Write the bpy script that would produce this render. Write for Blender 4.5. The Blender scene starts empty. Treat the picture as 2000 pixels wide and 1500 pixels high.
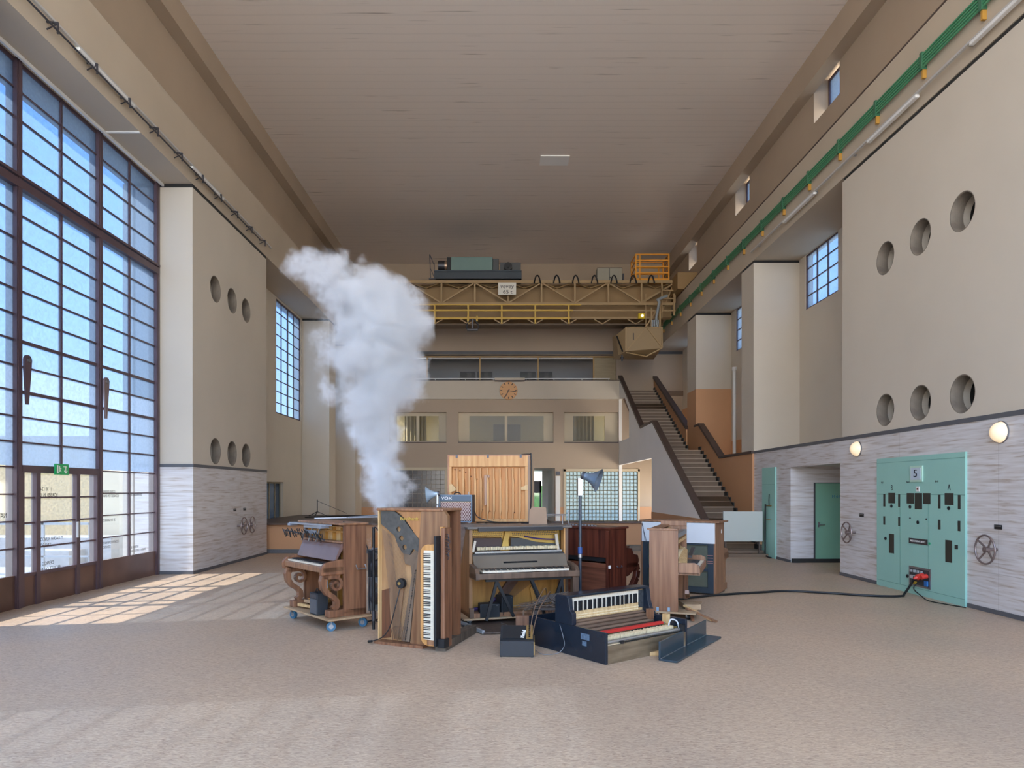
import bpy, bmesh, math, random
from mathutils import Vector, Matrix
from mathutils.geometry import delaunay_2d_cdt
random.seed(7)
PI = math.pi
SC = bpy.context.scene
COL = SC.collection
H = 1.65            # camera height in modelling units
UNIT = 1.15         # one modelling unit in metres, applied to every top-level object at the end

# ---------------------------------------------------------------- camera, sky, sun, exposure
cd = bpy.data.cameras.new('camera'); cam = bpy.data.objects.new('camera', cd); COL.objects.link(cam)
cam.location = (0, 0, H * UNIT); cam.rotation_euler = (PI / 2, 0, 0)
cd.sensor_width = 36.0; cd.lens = 36.0 * 1360 / 2000
cd.shift_x = 0.009; cd.shift_y = 0.1035; cd.clip_end = 500; cd.clip_start = 0.05
SC.camera = cam
SC.view_settings.view_transform = 'Standard'; SC.view_settings.look = 'None'
SC.view_settings.gamma = 1.0; SC.view_settings.use_curve_mapping = False
SC.view_settings.exposure = 0.78
SC.cycles.diffuse_bounces = 6; SC.cycles.max_bounces = 12; SC.cycles.volume_bounces = 3
SC.cycles.transparent_max_bounces = 16
SC.cycles.caustics_reflective = False; SC.cycles.caustics_refractive = False
SC.cycles.sample_clamp_indirect = 6.0
SC.cycles.volume_step_rate = 1.0

def lin(c):
    if isinstance(c, str):
        c = [int(c[i:i + 2], 16) / 255 for i in (0, 2, 4)]
    return tuple((v / 12.92 if v <= 0.04045 else ((v + 0.055) / 1.055) ** 2.4) for v in c) + (1.0,)

w = bpy.data.worlds.new('sky'); SC.world = w; w.use_nodes = True
nt = w.node_tree; N = nt.nodes; L = nt.links
bg = N['Background']
tc = N.new('ShaderNodeTexCoord'); sx = N.new('ShaderNodeSeparateXYZ'); rp = N.new('ShaderNodeValToRGB')
L.new(tc.outputs['Generated'], sx.inputs[0]); L.new(sx.outputs['Z'], rp.inputs[0]); L.new(rp.outputs[0], bg.inputs[0])
rp.color_ramp.elements[0].position = 0.0; rp.color_ramp.elements[0].color = lin('f6ecde')
rp.color_ramp.elements[1].position = 0.75; rp.color_ramp.elements[1].color = lin('8ab2e0')
e = rp.color_ramp.elements.new(0.2); e.color = lin('bcd4f0')
e = rp.color_ramp.elements.new(0.45); e.color = lin('7db0ec')
SKY = 5.0
bg.inputs[1].default_value = SKY

sun = bpy.data.lights.new('sun', 'SUN'); so = bpy.data.objects.new('sun', sun); COL.objects.link(so)
sun.energy = 11; sun.angle = math.radians(0.7); sun.color = (1.0, 0.95, 0.87)
so.rotation_euler = Vector((0.72, 0.115, -0.69)).to_track_quat('-Z', 'Y').to_euler()

# ---------------------------------------------------------------- materials
MATS = {}
def mat(name, col, rough=0.6, metal=0.0, var=0.0, vscale=3.0, col2=None, bump=0.0, bscale=40.0, stretch=(1, 1, 1), spec=0.5, emit=None, estr=1.0, detail=4.0, contrast=None):
    if name in MATS: return MATS[name]
    m = bpy.data.materials.new(name); m.use_nodes = True
    t = m.node_tree; n = t.nodes; l = t.links; b = n['Principled BSDF']
    b.inputs['Base Color'].default_value = lin(col); b.inputs['Roughness'].default_value = rough
    b.inputs['Metallic'].default_value = metal; b.inputs['Specular IOR Level'].default_value = spec
    if emit:
        b.inputs['Emission Color'].default_value = lin(emit); b.inputs['Emission Strength'].default_value = estr
    if var or col2 or bump:
        c = n.new('ShaderNodeTexCoord'); mp = n.new('ShaderNodeMapping'); mp.inputs['Scale'].default_value = stretch
        l.new(c.outputs['Object'], mp.inputs[0])
    if var or col2:
        no = n.new('ShaderNodeTexNoise'); no.inputs['Scale'].default_value = vscale; no.inputs['Detail'].default_value = detail
        l.new(mp.outputs[0], no.inputs['Vector'])
        r = n.new('ShaderNodeValToRGB')
        lo, hi = contrast or (0.3, 0.7)
        r.color_ramp.elements[0].position = lo; r.color_ramp.elements[1].position = hi
        a = lin(col)
        if col2: bb = lin(col2)
        else:
            bb = tuple(v * (1 - var) for v in a[:3]) + (1,); a = tuple(min(1, v * (1 + var * 0.5)) for v in a[:3]) + (1,)
        r.color_ramp.elements[0].color = bb; r.color_ramp.elements[1].color = a
        l.new(no.outputs['Fac'], r.inputs[0]); l.new(r.outputs[0], b.inputs['Base Color'])
    if bump:
        nb = n.new('ShaderNodeTexNoise'); nb.inputs['Scale'].default_value = bscale; nb.inputs['Detail'].default_value = 3
        l.new(mp.outputs[0], nb.inputs['Vector'])
        bp = n.new('ShaderNodeBump'); bp.inputs['Strength'].default_value = bump; bp.inputs['Distance'].default_value = 0.02
        l.new(nb.outputs['Fac'], bp.inputs['Height']); l.new(bp.outputs[0], b.inputs['Normal'])
    MATS[name] = m
    return m
def wood(name, c1, c2, rough=0.45, stretch=(14, 14, 0.9), vscale=1.6):
    return mat(name, c1, rough, col2=c2, vscale=vscale, stretch=stretch, detail=6, contrast=(0.32, 0.62))

def glass_mat(name, tint, transp, trans_col, gloss=0.06, rough=0.35, bump=0.0):
    """daylight glass: part of the light passes straight, part is scattered by the frosting"""
    m = bpy.data.materials.new(name); m.use_nodes = True
    t = m.node_tree; n = t.nodes; l = t.links
    for x in list(n):
        if x.type != 'OUTPUT_MATERIAL': n.remove(x)
    out = [x for x in n if x.type == 'OUTPUT_MATERIAL'][0]
    tr = n.new('ShaderNodeBsdfTransparent'); tr.inputs[0].default_value = lin(tint)
    tl = n.new('ShaderNodeBsdfTranslucent'); tl.inputs[0].default_value = lin(trans_col)
    gl = n.new('ShaderNodeBsdfGlossy'); gl.inputs[0].default_value = (1, 1, 1, 1); gl.inputs[1].default_value = rough
    m1 = n.new('ShaderNodeMixShader'); m1.inputs[0].default_value = transp
    m2 = n.new('ShaderNodeMixShader'); m2.inputs[0].default_value = gloss
    l.new(tl.outputs[0], m1.inputs[1]); l.new(tr.outputs[0], m1.inputs[2])
    l.new(m1.outputs[0], m2.inputs[1]); l.new(gl.outputs[0], m2.inputs[2]); l.new(m2.outputs[0], out.inputs[0])
    if bump:
        c = n.new('ShaderNodeTexCoord'); nb = n.new('ShaderNodeTexNoise'); nb.inputs['Scale'].default_value = 22
        r = n.new('ShaderNodeMapRange'); r.inputs[1].default_value = 0.35; r.inputs[2].default_value = 0.65
        r.inputs[3].default_value = transp - bump; r.inputs[4].default_value = transp + bump
        l.new(c.outputs['Object'], nb.inputs['Vector']); l.new(nb.outputs['Fac'], r.inputs[0]); l.new(r.outputs[0], m1.inputs[0])
    MATS[name] = m
    return m

plaster = mat('cream plaster', 'ccc1b0', 0.75, var=0.06, vscale=0.5, bump=0.08, bscale=60)
plaster_up = mat('upper beige plaster', 'b5a28c', 0.8, var=0.10, vscale=0.35, bump=0.06, bscale=60)
plaster_white = mat('white plaster', 'f0eeea', 0.75, var=0.03, vscale=0.6)
beam_m = mat('beam cream paint', 'bcad98', 0.75, var=0.07, vscale=0.6, bump=0.06, bscale=50)
back_m = mat('back wall beige', 'b2a08c', 0.75, var=0.04, vscale=0.5)
orange_m = mat('ochre dado paint', 'c39269', 0.6, var=0.05, vscale=0.8)
dark_trim = mat('dark slate trim', '5b5c60', 0.5, var=0.1, vscale=2)
gap_m = mat('joint shadow gap', '2a2826', 0.8)
brown_cap = mat('brown capping', '54433b', 0.45, var=0.1, vscale=3)
win_steel = mat('brown painted steel', '564348', 0.42, var=0.15, vscale=5)
kick_m = mat('brown kick plate', '6a4f45', 0.3, var=0.35, vscale=1.3, metal=0.25)
mint = mat('mint green enamel', '98c9bd', 0.35, var=0.03, vscale=1.5)
mint_dark = mat('green door paint', '7fb097', 0.4, var=0.03, vscale=1.5)
black = mat('black', '16171a', 0.5)
satin_black = mat('satin black', '1d1e22', 0.35)
tolex = mat('black vinyl', '26282c', 0.6, bump=0.2, bscale=300)
steel = mat('steel', '9a9a9c', 0.35, metal=0.8)
dark_steel = mat('dark steel', '4a494e', 0.4, metal=0.5)
white_m = mat('white enamel', 'e2e0dc', 0.4)
white_text = mat('white lettering', 'f0ede6', 0.5)
grey_text = mat('dark lettering', '2c2f36', 0.6)
concrete = mat('bare concrete', '84796b', 0.85, col2='6a6055', vscale=5, bump=0.3, bscale=30)
stairs_m = mat('brown stair stone', '7a6552', 0.55, var=0.1, vscale=3)
ceil_m = mat('ceiling boards paint', 'bcaea2', 0.5, var=0.0)
floor_m = mat('floor linoleum', 'b49f8d', 0.42)
trav = mat('travertine', 'cfcbca', 0.35)
glass_clear = glass_mat('clear glass', 'd0d2d4', 0.97, 'ffffff', rough=0.05)
glass_frost = glass_mat('frosted glass', 'aabcd2', 0.6, '70787f', bump=0.06)
glass_fluted = glass_mat('fluted glass', 'b0bed0', 0.5, '848c94', bump=0.08)
glass_dim = glass_mat('window glass', 'd0cec8', 0.97, 'ffffff', gloss=0.012, rough=0.08)
glass_dark = glass_mat('tinted glass', '5a6068', 0.55, '404448', rough=0.1)
glass_block_m = glass_mat('glass block', 'aebabc', 0.45, 'b4c0c2', bump=0.03)

def tune_floor():
    t = floor_m.node_tree; n = t.nodes; l = t.links; b = n['Principled BSDF']
    c = n.new('ShaderNodeTexCoord')
    mp = n.new('ShaderNodeMapping'); mp.inputs['Scale'].default_value = (2.6, 7.5, 1); mp.inputs['Rotation'].default_value = (0, 0, 0.5); l.new(c.outputs['Object'], mp.inputs[0])
    a = n.new('ShaderNodeTexNoise'); a.inputs['Scale'].default_value = 9; a.inputs['Detail'].default_value = 8; a.inputs['Distortion'].default_value = 1.2
    l.new(mp.outputs[0], a.inputs['Vector'])
    g = n.new('ShaderNodeTexNoise'); g.inputs['Scale'].default_value = 0.7; g.inputs['Detail'].default_value = 5; l.new(c.outputs['Object'], g.inputs['Vector'])
    r = n.new('ShaderNodeValToRGB'); l.new(a.outputs['Fac'], r.inputs[0])
    r.color_ramp.elements[0].position = 0.3; r.color_ramp.elements[0].color = lin('a08771')
    r.color_ramp.elements[1].position = 0.68; r.color_ramp.elements[1].color = lin('d0ba9e')
    e = r.color_ramp.elements.new(0.45); e.color = lin('b9a088')
    r2 = n.new('ShaderNodeValToRGB'); l.new(g.outputs['Fac'], r2.inputs[0])
    r2.color_ramp.elements[0].position = 0.3; r2.color_ramp.elements[0].color = (0.86, 0.85, 0.87, 1)
    r2.color_ramp.elements[1].position = 0.7; r2.color_ramp.elements[1].color = (1.04, 1.0, 0.97, 1)
    mx = n.new('ShaderNodeMixRGB'); mx.blend_type = 'MULTIPLY'; mx.inputs[0].default_value = 1
    l.new(r.outputs[0], mx.inputs[1]); l.new(r2.outputs[0], mx.inputs[2]); l.new(mx.outputs[0], b.inputs['Base Color'])
    rr = n.new('ShaderNodeMapRange'); rr.inputs[3].default_value = 0.36; rr.inputs[4].default_value = 0.6
    l.new(g.outputs['Fac'], rr.inputs[0]); l.new(rr.outputs[0], b.inputs['Roughness'])
def tune_ceiling():
    t = ceil_m.node_tree; n = t.nodes; l = t.links; b = n['Principled BSDF']
    c = n.new('ShaderNodeTexCoord')
    mp = n.new('ShaderNodeMapping'); mp.inputs['Scale'].default_value = (0.45, 7.0, 1); l.new(c.outputs['Object'], mp.inputs[0])
    a = n.new('ShaderNodeTexNoise'); a.inputs['Scale'].default_value = 1.2; a.inputs['Detail'].default_value = 6; l.new(mp.outputs[0], a.inputs['Vector'])
    r = n.new('ShaderNodeValToRGB'); l.new(a.outputs['Fac'], r.inputs[0])
    r.color_ramp.elements[0].position = 0.25; r.color_ramp.elements[0].color = lin('b8a89a')
    r.color_ramp.elements[1].position = 0.36; r.color_ramp.elements[1].color = lin('ecdfd3')
    wv = n.new('ShaderNodeTexWave'); wv.bands_direction = 'Y'; wv.inputs['Scale'].default_value = 1.05; wv.inputs['Distortion'].default_value = 0.6
    l.new(c.outputs['Object'], wv.inputs['Vector'])
    r2 = n.new('ShaderNodeValToRGB'); l.new(wv.outputs['Fac'], r2.inputs[0])
    r2.color_ramp.elements[0].position = 0.0; r2.color_ramp.elements[0].color = (0.93, 0.93, 0.93, 1)
    r2.color_ramp.elements[1].position = 0.08; r2.color_ramp.elements[1].color = (1, 1, 1, 1)
    mx = n.new('ShaderNodeMixRGB'); mx.blend_type = 'MULTIPLY'; mx.inputs[0].default_value = 1
    l.new(r.outputs[0], mx.inputs[1]); l.new(r2.outputs[0], mx.inputs[2]); l.new(mx.outputs[0], b.inputs['Base Color'])
def tune_travertine():
    t = trav.node_tree; n = t.nodes; l = t.links; b = n['Principled BSDF']
    c = n.new('ShaderNodeTexCoord')
    mp = n.new('ShaderNodeMapping'); mp.inputs['Scale'].default_value = (0.7, 0.7, 11.0); l.new(c.outputs['Object'], mp.inputs[0])
    a = n.new('ShaderNodeTexNoise'); a.inputs['Scale'].default_value = 2.4; a.inputs['Detail'].default_value = 9; a.inputs['Distortion'].default_value = 0.5
    l.new(mp.outputs[0], a.inputs['Vector'])
    r = n.new('ShaderNodeValToRGB'); l.new(a.outputs['Fac'], r.inputs[0])
    r.color_ramp.elements[0].position = 0.32; r.color_ramp.elements[0].color = lin('b4a69a')
    r.color_ramp.elements[1].position = 0.62; r.color_ramp.elements[1].color = lin('dad7d6')
    e = r.color_ramp.elements.new(0.44); e.color = lin('cdc7c3')
    # slab joints
    br = n.new('ShaderNodeTexBrick'); br.inputs['Scale'].default_value = 1.0; br.inputs['Mortar Size'].default_value = 0.006
    br.inputs['Brick Width'].default_value = 2.3; br.inputs['Row Height'].default_value = 0.533; br.offset = 0.0
    cm = n.new('ShaderNodeCombineXYZ'); sp = n.new('ShaderNodeSeparateXYZ'); l.new(c.outputs['Object'], sp.inputs[0])
    l.new(sp.outputs['Y'], cm.inputs[0]); l.new(sp.outputs['Z'], cm.inputs[1]); l.new(cm.outputs[0], br.inputs['Vector'])
    br.inputs['Color1'].default_value = (1, 1, 1, 1); br.inputs['Color2'].default_value = (0.94, 0.94, 0.96, 1); br.inputs['Mortar'].default_value = (0.72, 0.7, 0.68, 1)
    mx = n.new('ShaderNodeMixRGB'); mx.blend_type = 'MULTIPLY'; mx.inputs[0].default_value = 0.8
    l.new(r.outputs[0], mx.inputs[1]); l.new(br.outputs[0], mx.inputs[2]); l.new(mx.outputs[0], b.inputs['Base Color'])
tune_floor(); tune_ceiling(); tune_travertine()

# ---------------------------------------------------------------- mesh helpers
SINGULAR = {'posts': 'post', 'yellow_posts': 'yellow_post', 'feet': 'foot', 'cheeks': 'cheek', 'scroll_legs': 'scroll_leg', 'end_carriages': 'end_carriage', 'control_levers': 'control_lever', 'control_knobs': 'control_knob', 'corner_caps': 'corner_cap', 'hangers': 'hanger', 'inner_posts': 'inner_post', 'wheels': 'wheel', 'walkway_rails': 'walkway_rail', 'yellow_walkway_rails': 'yellow_walkway_rail', 'rails': 'rail', 'legs': 'leg', 'truss_uprights': 'truss_upright', 'truss_diagonals': 'truss_diagonal', 'mullion_posts': 'mullion_post', 'kick_plates': 'kick_plate', 'striker_bars': 'striker_bar'}
EACH = set(SINGULAR)
class MB:
    def __init__(s): s.bm = bmesh.new()
    def box(s, x0, x1, y0, y1, z0, z1):
        v = [s.bm.verts.new(p) for p in ((x0, y0, z0), (x1, y0, z0), (x1, y1, z0), (x0, y1, z0), (x0, y0, z1), (x1, y0, z1), (x1, y1, z1), (x0, y1, z1))]
        for f in ((3, 2, 1, 0), (4, 5, 6, 7), (0, 1, 5, 4), (1, 2, 6, 5), (2, 3, 7, 6), (3, 0, 4, 7)): s.bm.faces.new([v[i] for i in f])
        return s
    def bar(s, p, q, w, h, up=(0, 0, 1)):
        p = Vector(p); q = Vector(q); d = (q - p).normalized(); u = Vector(up)
        if abs(d.dot(u)) > 0.98: u = Vector((0, 1, 0))
        r = d.cross(u).normalized(); u = r.cross(d).normalized()
        v = []
        for c in (p, q):
            for a, b in ((-1, -1), (1, -1), (1, 1), (-1, 1)): v.append(s.bm.verts.new(c + r * a * w / 2 + u * b * h / 2))
        for f in ((3, 2, 1, 0), (4, 5, 6, 7), (0, 1, 5, 4), (1, 2, 6, 5), (2, 3, 7, 6), (3, 0, 4, 7)): s.bm.faces.new([v[i] for i in f])
        return s
    def cyl(s, p, q, r, r2=None, n=16, caps=True):
        p = Vector(p); q = Vector(q); r2 = r if r2 is None else r2
        d = (q - p).normalized(); u = Vector((0, 0, 1)) if abs(d.z) < 0.9 else Vector((1, 0, 0))
        a = d.cross(u).normalized(); b = d.cross(a).normalized()
        A = []; B = []
        for i in range(n):
            t = 2 * PI * i / n; o = a * math.cos(t) + b * math.sin(t)
            A.append(s.bm.verts.new(p + o * r)); B.append(s.bm.verts.new(q + o * r2))
        for i in range(n):
            j = (i + 1) % n; s.bm.faces.new((A[i], A[j], B[j], B[i]))
        if caps:
            s.bm.faces.new(A[::-1]); s.bm.faces.new(B)
        return s
    def tube(s, pts, r, n=6, smooth=True, steps=6):
        P = [Vector(p) for p in pts]
        if smooth and len(P) > 2:
            Q = []
            for i in range(len(P) - 1):
                a = P[max(i - 1, 0)]; b = P[i]; c = P[i + 1]; d = P[min(i + 2, len(P) - 1)]
                for k in range(steps):
                    t = k / steps
                    Q.append(0.5 * ((2 * b) + (c - a) * t + (2 * a - 5 * b + 4 * c - d) * t * t + (3 * b - a - 3 * c + d) * t ** 3))
            Q.append(P[-1]); P = Q
        rings = []; prev = None
        for i, p in enumerate(P):
            d = (P[min(i + 1, len(P) - 1)] - P[max(i - 1, 0)])
            if d.length < 1e-9: d = Vector((0, 0, 1))
            d.normalize()
            if prev is None:
                u = Vector((0, 0, 1)) if abs(d.z) < 0.9 else Vector((1, 0, 0)); a = d.cross(u).normalized()
            else:
                a = (prev - d * prev.dot(d))
                a = a.normalized() if a.length > 1e-6 else d.orthogonal().normalized()
            prev = a; b = d.cross(a)
            rings.append([s.bm.verts.new(p + (a * math.cos(2 * PI * k / n) + b * math.sin(2 * PI * k / n)) * r) for k in range(n)])
        for i in range(len(rings) - 1):
            for k in range(n):
                j = (k + 1) % n; s.bm.faces.new((rings[i][k], rings[i][j], rings[i + 1][j], rings[i + 1][k]))
        s.bm.faces.new(rings[0][::-1]); s.bm.faces.new(rings[-1])
        return s
    def torus(s, c, axis, R, r, n=24, m=8):
        c = Vector(c); d = Vector(axis).normalized(); u = d.orthogonal().normalized(); v = d.cross(u)
        g = []
        for i in range(n):
            t = 2 * PI * i / n; o = u * math.cos(t) + v * math.sin(t)
            g.append([s.bm.verts.new(c + o * (R + r * math.cos(2 * PI * k / m)) + d * r * math.sin(2 * PI * k / m)) for k in range(m)])
        for i in range(n):
            for k in range(m):
                s.bm.faces.new((g[i][k], g[(i + 1) % n][k], g[(i + 1) % n][(k + 1) % m], g[i][(k + 1) % m]))
        return s
    def lathe(s, prof, c=(0, 0, 0), axis=(0, 0, 1), n=24):
        c = Vector(c); d = Vector(axis).normalized(); u = d.orthogonal().normalized(); v = d.cross(u); g = []
        for r, z in prof:
            r = max(r, 1e-4)
            g.append([s.bm.verts.new(c + d * z + (u * math.cos(2 * PI * k / n) + v * math.sin(2 * PI * k / n)) * r) for k in range(n)])
        for i in range(len(g) - 1):
            for k in range(n): s.bm.faces.new((g[i][k], g[i][(k + 1) % n], g[i + 1][(k + 1) % n], g[i + 1][k]))
        return s
    def slab(s, outer, holes, plane, lo, hi):
        """plate with openings: outline and holes are 2D loops in the given plane, lo..hi its thickness"""
        mp = {'yz': lambda a, b, t: (t, a, b), 'xz': lambda a, b, t: (a, t, b), 'xy': lambda a, b, t: (a, b, t)}[plane]
        loops = [outer] + list(holes); vs = []; es = []
        for lp in loops:
            k = len(vs); vs += [Vector(p) for p in lp]
            es += [(k + i, k + (i + 1) % len(lp)) for i in range(len(lp))]
        r = delaunay_2d_cdt(vs, es, [], 0, 1e-6)
        def inside(p, poly):
            c = False; j = len(poly) - 1
            for i in range(len(poly)):
                a = poly[i]; b = poly[j]
                if (a[1] > p[1]) != (b[1] > p[1]) and p[0] < (b[0] - a[0]) * (p[1] - a[1]) / (b[1] - a[1]) + a[0]: c = not c
                j = i
            return c
        V, F = r[0], r[2]
        A = [s.bm.verts.new(mp(v[0], v[1], lo)) for v in V]; B = [s.bm.verts.new(mp(v[0], v[1], hi)) for v in V]
        used = {}
        for f in F:
            cx = sum(V[i][0] for i in f) / len(f); cy = sum(V[i][1] for i in f) / len(f)
            if not inside((cx, cy), outer) or any(inside((cx, cy), h) for h in holes): continue
            s.bm.faces.new([A[i] for i in f]); s.bm.faces.new([B[i] for i in reversed(f)])
            for i in range(len(f)):
                k = (f[i], f[(i + 1) % len(f)]); used[k] = 1
        for (a, b) in list(used):
            if (b, a) not in used:
                s.bm.faces.new((A[b], A[a], B[a], B[b]))
        for v in A + B:
            if not v.link_faces: s.bm.verts.remove(v)
        return s
    def xf(s, M):
        bmesh.ops.transform(s.bm, matrix=M, verts=s.bm.verts); return s
    def build(s, name, m, parent=None, smooth=False, bevel=0.0):
        if name in EACH and parent is not None:
            return s.build_each(name, m, parent, smooth, bevel)
        return s.build_one(name, m, parent, smooth, bevel)
    def build_each(s, name, m, parent, smooth, bevel):
        """one object per separate piece"""
        seen = set(); out = []; s.bm.verts.index_update(); s.bm.verts.ensure_lookup_table()
        for v0 in s.bm.verts:
            if v0.index in seen: continue
            st = [v0]; isl = []; seen.add(v0.index)
            while st:
                v = st.pop(); isl.append(v)
                for e in v.link_edges:
                    w_ = e.other_vert(v)
                    if w_.index not in seen: seen.add(w_.index); st.append(w_)
            q = MB(); mp = {v.index: q.bm.verts.new(v.co) for v in isl}
            for f in {f for v in isl for f in v.link_faces}: q.bm.faces.new([mp[v.index] for v in f.verts])
            nm = SINGULAR.get(name, name); out.append(q.build_one(nm, m, parent, smooth, bevel))
        s.bm.free(); return out[0]
    def build_one(s, name, m, parent=None, smooth=False, bevel=0.0):
        bmesh.ops.recalc_face_normals(s.bm, faces=s.bm.faces)
        me = bpy.data.meshes.new(name); s.bm.to_mesh(me); s.bm.free()
        if smooth:
            me.polygons.foreach_set('use_smooth', [True] * len(me.polygons))
            try: me.set_sharp_from_angle(angle=math.radians(40))
            except Exception: pass
        me.materials.append(m)
        o = bpy.data.objects.new(name, me); COL.objects.link(o)
        if parent: o.parent = parent
        if bevel:
            b = o.modifiers.new('bevel', 'BEVEL'); b.width = bevel; b.segments = 2; b.limit_method = 'ANGLE'
        return o
def rect(a0, a1, b0, b1): return [(a0, b0), (a1, b0), (a1, b1), (a0, b1)]
def circ(a, b, r, n=32): return [(a + r * math.cos(2 * PI * i / n), b + r * math.sin(2 * PI * i / n)) for i in range(n)]
def BX(*a): return MB().box(*a)
def thing(name, label, cat, loc=(0, 0, 0), rz=0, group=None):
    o = bpy.data.objects.new(name, None); COL.objects.link(o); o.empty_display_size = 0.1
    o.location = loc; o.rotation_euler = (0, 0, rz); o['label'] = label; o['category'] = cat
    if group: o['group'] = group
    return o
def tag(o, label, cat, group=None, kind=None):
    o['label'] = label; o['category'] = cat
    if group: o['group'] = group
    if kind: o['kind'] = kind
    return o
def struct(name, mb, m, label=None, cat=None, **k):
    o = mb.build(name, m, **k) if mb else bpy.data.objects.new(name, None)
    if not mb: COL.objects.link(o)
    o['kind'] = 'structure'
    if label: o['label'] = label
    if cat: o['category'] = cat
    return o
def dup(root, loc=None, rz=None, label=None, parent=None):
    r = root.copy(); COL.objects.link(r)
    if parent is not None: r.parent = parent
    if loc is not None: r.location = loc
    if rz is not None: r.rotation_euler = (0, 0, rz)
    if label: r['label'] = label
    for ch in list(root.children):
        dup(ch, parent=r)
    return r
def text(s, size, m, M, parent=None, name='lettering', ext=0.002, align='CENTER', sx=1.0):
    c = bpy.data.curves.new(name, 'FONT'); c.body = s; c.size = size; c.extrude = ext; c.align_x = align; c.align_y = 'CENTER'
    o = bpy.data.objects.new(name, c); COL.objects.link(o)
    dg = bpy.context.evaluated_depsgraph_get(); dg.update()
    me = bpy.data.meshes.new_from_object(o.evaluated_get(dg)); me.name = name
    bpy.data.objects.remove(o); bpy.data.curves.remove(c)
    me.transform(Matrix.Diagonal((sx, 1, 1, 1))); me.transform(M); me.materials.clear(); me.materials.append(m)
    ob = bpy.data.objects.new(name, me); COL.objects.link(ob)
    if parent: ob.parent = parent
    return ob
def TM(origin, right, up):
    """matrix that lays lettering at origin, reading along right, standing along up"""
    r = Vector(right).normalized(); u = Vector(up).normalized(); n = r.cross(u)
    M = Matrix((r, u, n)).transposed().to_4x4(); M.translation = Vector(origin); return M
maple_early = mat('tan edge', 'b9895a', .5)
# ================================================================ THE HALL
XL, XR = -6.08, 6.55          # inner faces of the left and right piers
TOP = 7.65                    # underside of the crane beams
struct('floor', BX(-7.2, 7.9, -4, 34, -0.2, 0), floor_m)
struct('ceiling', BX(-7.2, 7.9, -4, 31, 11.65, 12.0), ceil_m)
struct('trim_1', BX(-6.9, -6.6, -4, 30.8, 11.1, 11.65), plaster_up)
struct('trim_2', BX(7.05, 7.35, -4, 30.8, 11.02, 11.65), plaster_up)
struct('trim_3', BX(1.13, 2.0, 20.8, 21.4, 11.62, 11.66), plaster_white)
# upper walls
struct('wall_upper_left', BX(-7.2, -6.9, -4, 31, 8.85, 11.65), plaster_up)
uw = [(9.75, 11.0), (15.2, 16.45), (20.75, 22.0), (26.3, 27.5)]
struct('wall_upper_right', MB().slab(rect(-4, 31, 8.85, 11.65), [rect(a, b, 10.3, 11.4) for a, b in uw], 'yz', 7.35, 7.95), plaster_up)
# crane beams
struct('beam_left', BX(-7.4, XL, -4, 30.4, TOP, 8.85), beam_m)
struct('beam_right', BX(XR, 7.95, -4, 30.4, TOP, 8.87), beam_m)
struct('beam_rail_left', BX(-6.3, -6.12, -4, 30.4, 8.85, 8.9), brown_cap)
struct('beam_rail_right', BX(XR - 0.01, XR + 0.1, -4, 30.4, 8.87, 8.9), brown_cap)
# back wall above the balcony
struct('wall_back_upper', BX(-7.2, 7.95, 30.8, 31.1, 7.6, 12.0), plaster_up)
struct('beam_back', BX(-7.2, 7.95, 29.95, 31.0, 7.62, 8.86), back_m)
struct('trim_4', BX(-7.2, 7.95, 29.98, 30.5, 7.5, 7.62), dark_trim)

# ---- left side: piers, recess walls
def left_pier(y0, y1, holes, nm):
    st = struct('pillar', MB().slab(rect(y0, y1, 2.15, 7.58), [circ(a, b, 0.279) for a, b in holes], 'yz', XL - 0.28, XL).box(-7.2, XL - 0.28, y0, y0 + 0.15, 2.15, 7.58).box(-7.2, XL - 0.28, y1 - 0.15, y1, 2.15, 7.58), plaster, 'cream plastered pier on the left wall ' + nm, 'pillar')
    BX(-7.2, XL, y0, y1, 7.58, TOP).box(-7.0, XL - 0.02, y0 + 0.02, y1 - 0.02, 7.5, 7.58).build('joint', gap_m, st)
    BX(-7.2, XL + 0.015, y0 - 0.015, y1, 0.0, 2.10).build('travertine_cladding', trav, st)
    BX(-7.2, XL + 0.022, y0 - 0.022, y1, 2.10, 2.16).build('string_course', dark_trim, st)
    BX(-7.2, XL + 0.025, y0 - 0.025, y1, 0, 0.06).build('plinth', dark_trim, st)
LH = [(14.74, 2.47), (15.65, 2.47), (16.5, 2.47), (14.74, 5.9), (15.65, 5.9), (16.5, 5.9)]
left_pier(13.65, 17.9, LH, 'beside the tall glazing')
left_pier(4.8, 8.2, [(5.4, 2.47), (6.3, 2.47), (7.1, 2.47), (5.4, 5.9), (6.3, 5.9), (7.1, 5.9)], 'nearest the camera')
def plain_pier(y0, y1, nm):
    st = struct('pillar', BX(-7.2, XL, y0, y1, 0, 7.58), plaster, 'narrow cream pier on the left wall ' + nm, 'pillar')
    BX(-7.1, XL - 0.02, y0 + 0.02, y1 - 0.02, 7.58, TOP).build('joint', gap_m, st)
plain_pier(24.4, 25.3, 'past the tall side window')
plain_pier(28.7, 30.0, 'in the back corner')
struct('wall_left', MB().slab(rect(17.9, 30.0, 0, TOP), [rect(21.6, 24.3, 4.04, 7.6), rect(20.75, 22.3, 0.45, 1.9), rect(25.9, 28.6, 4.04, 7.6)], 'yz', -7.3, -7.03), plaster)

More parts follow.
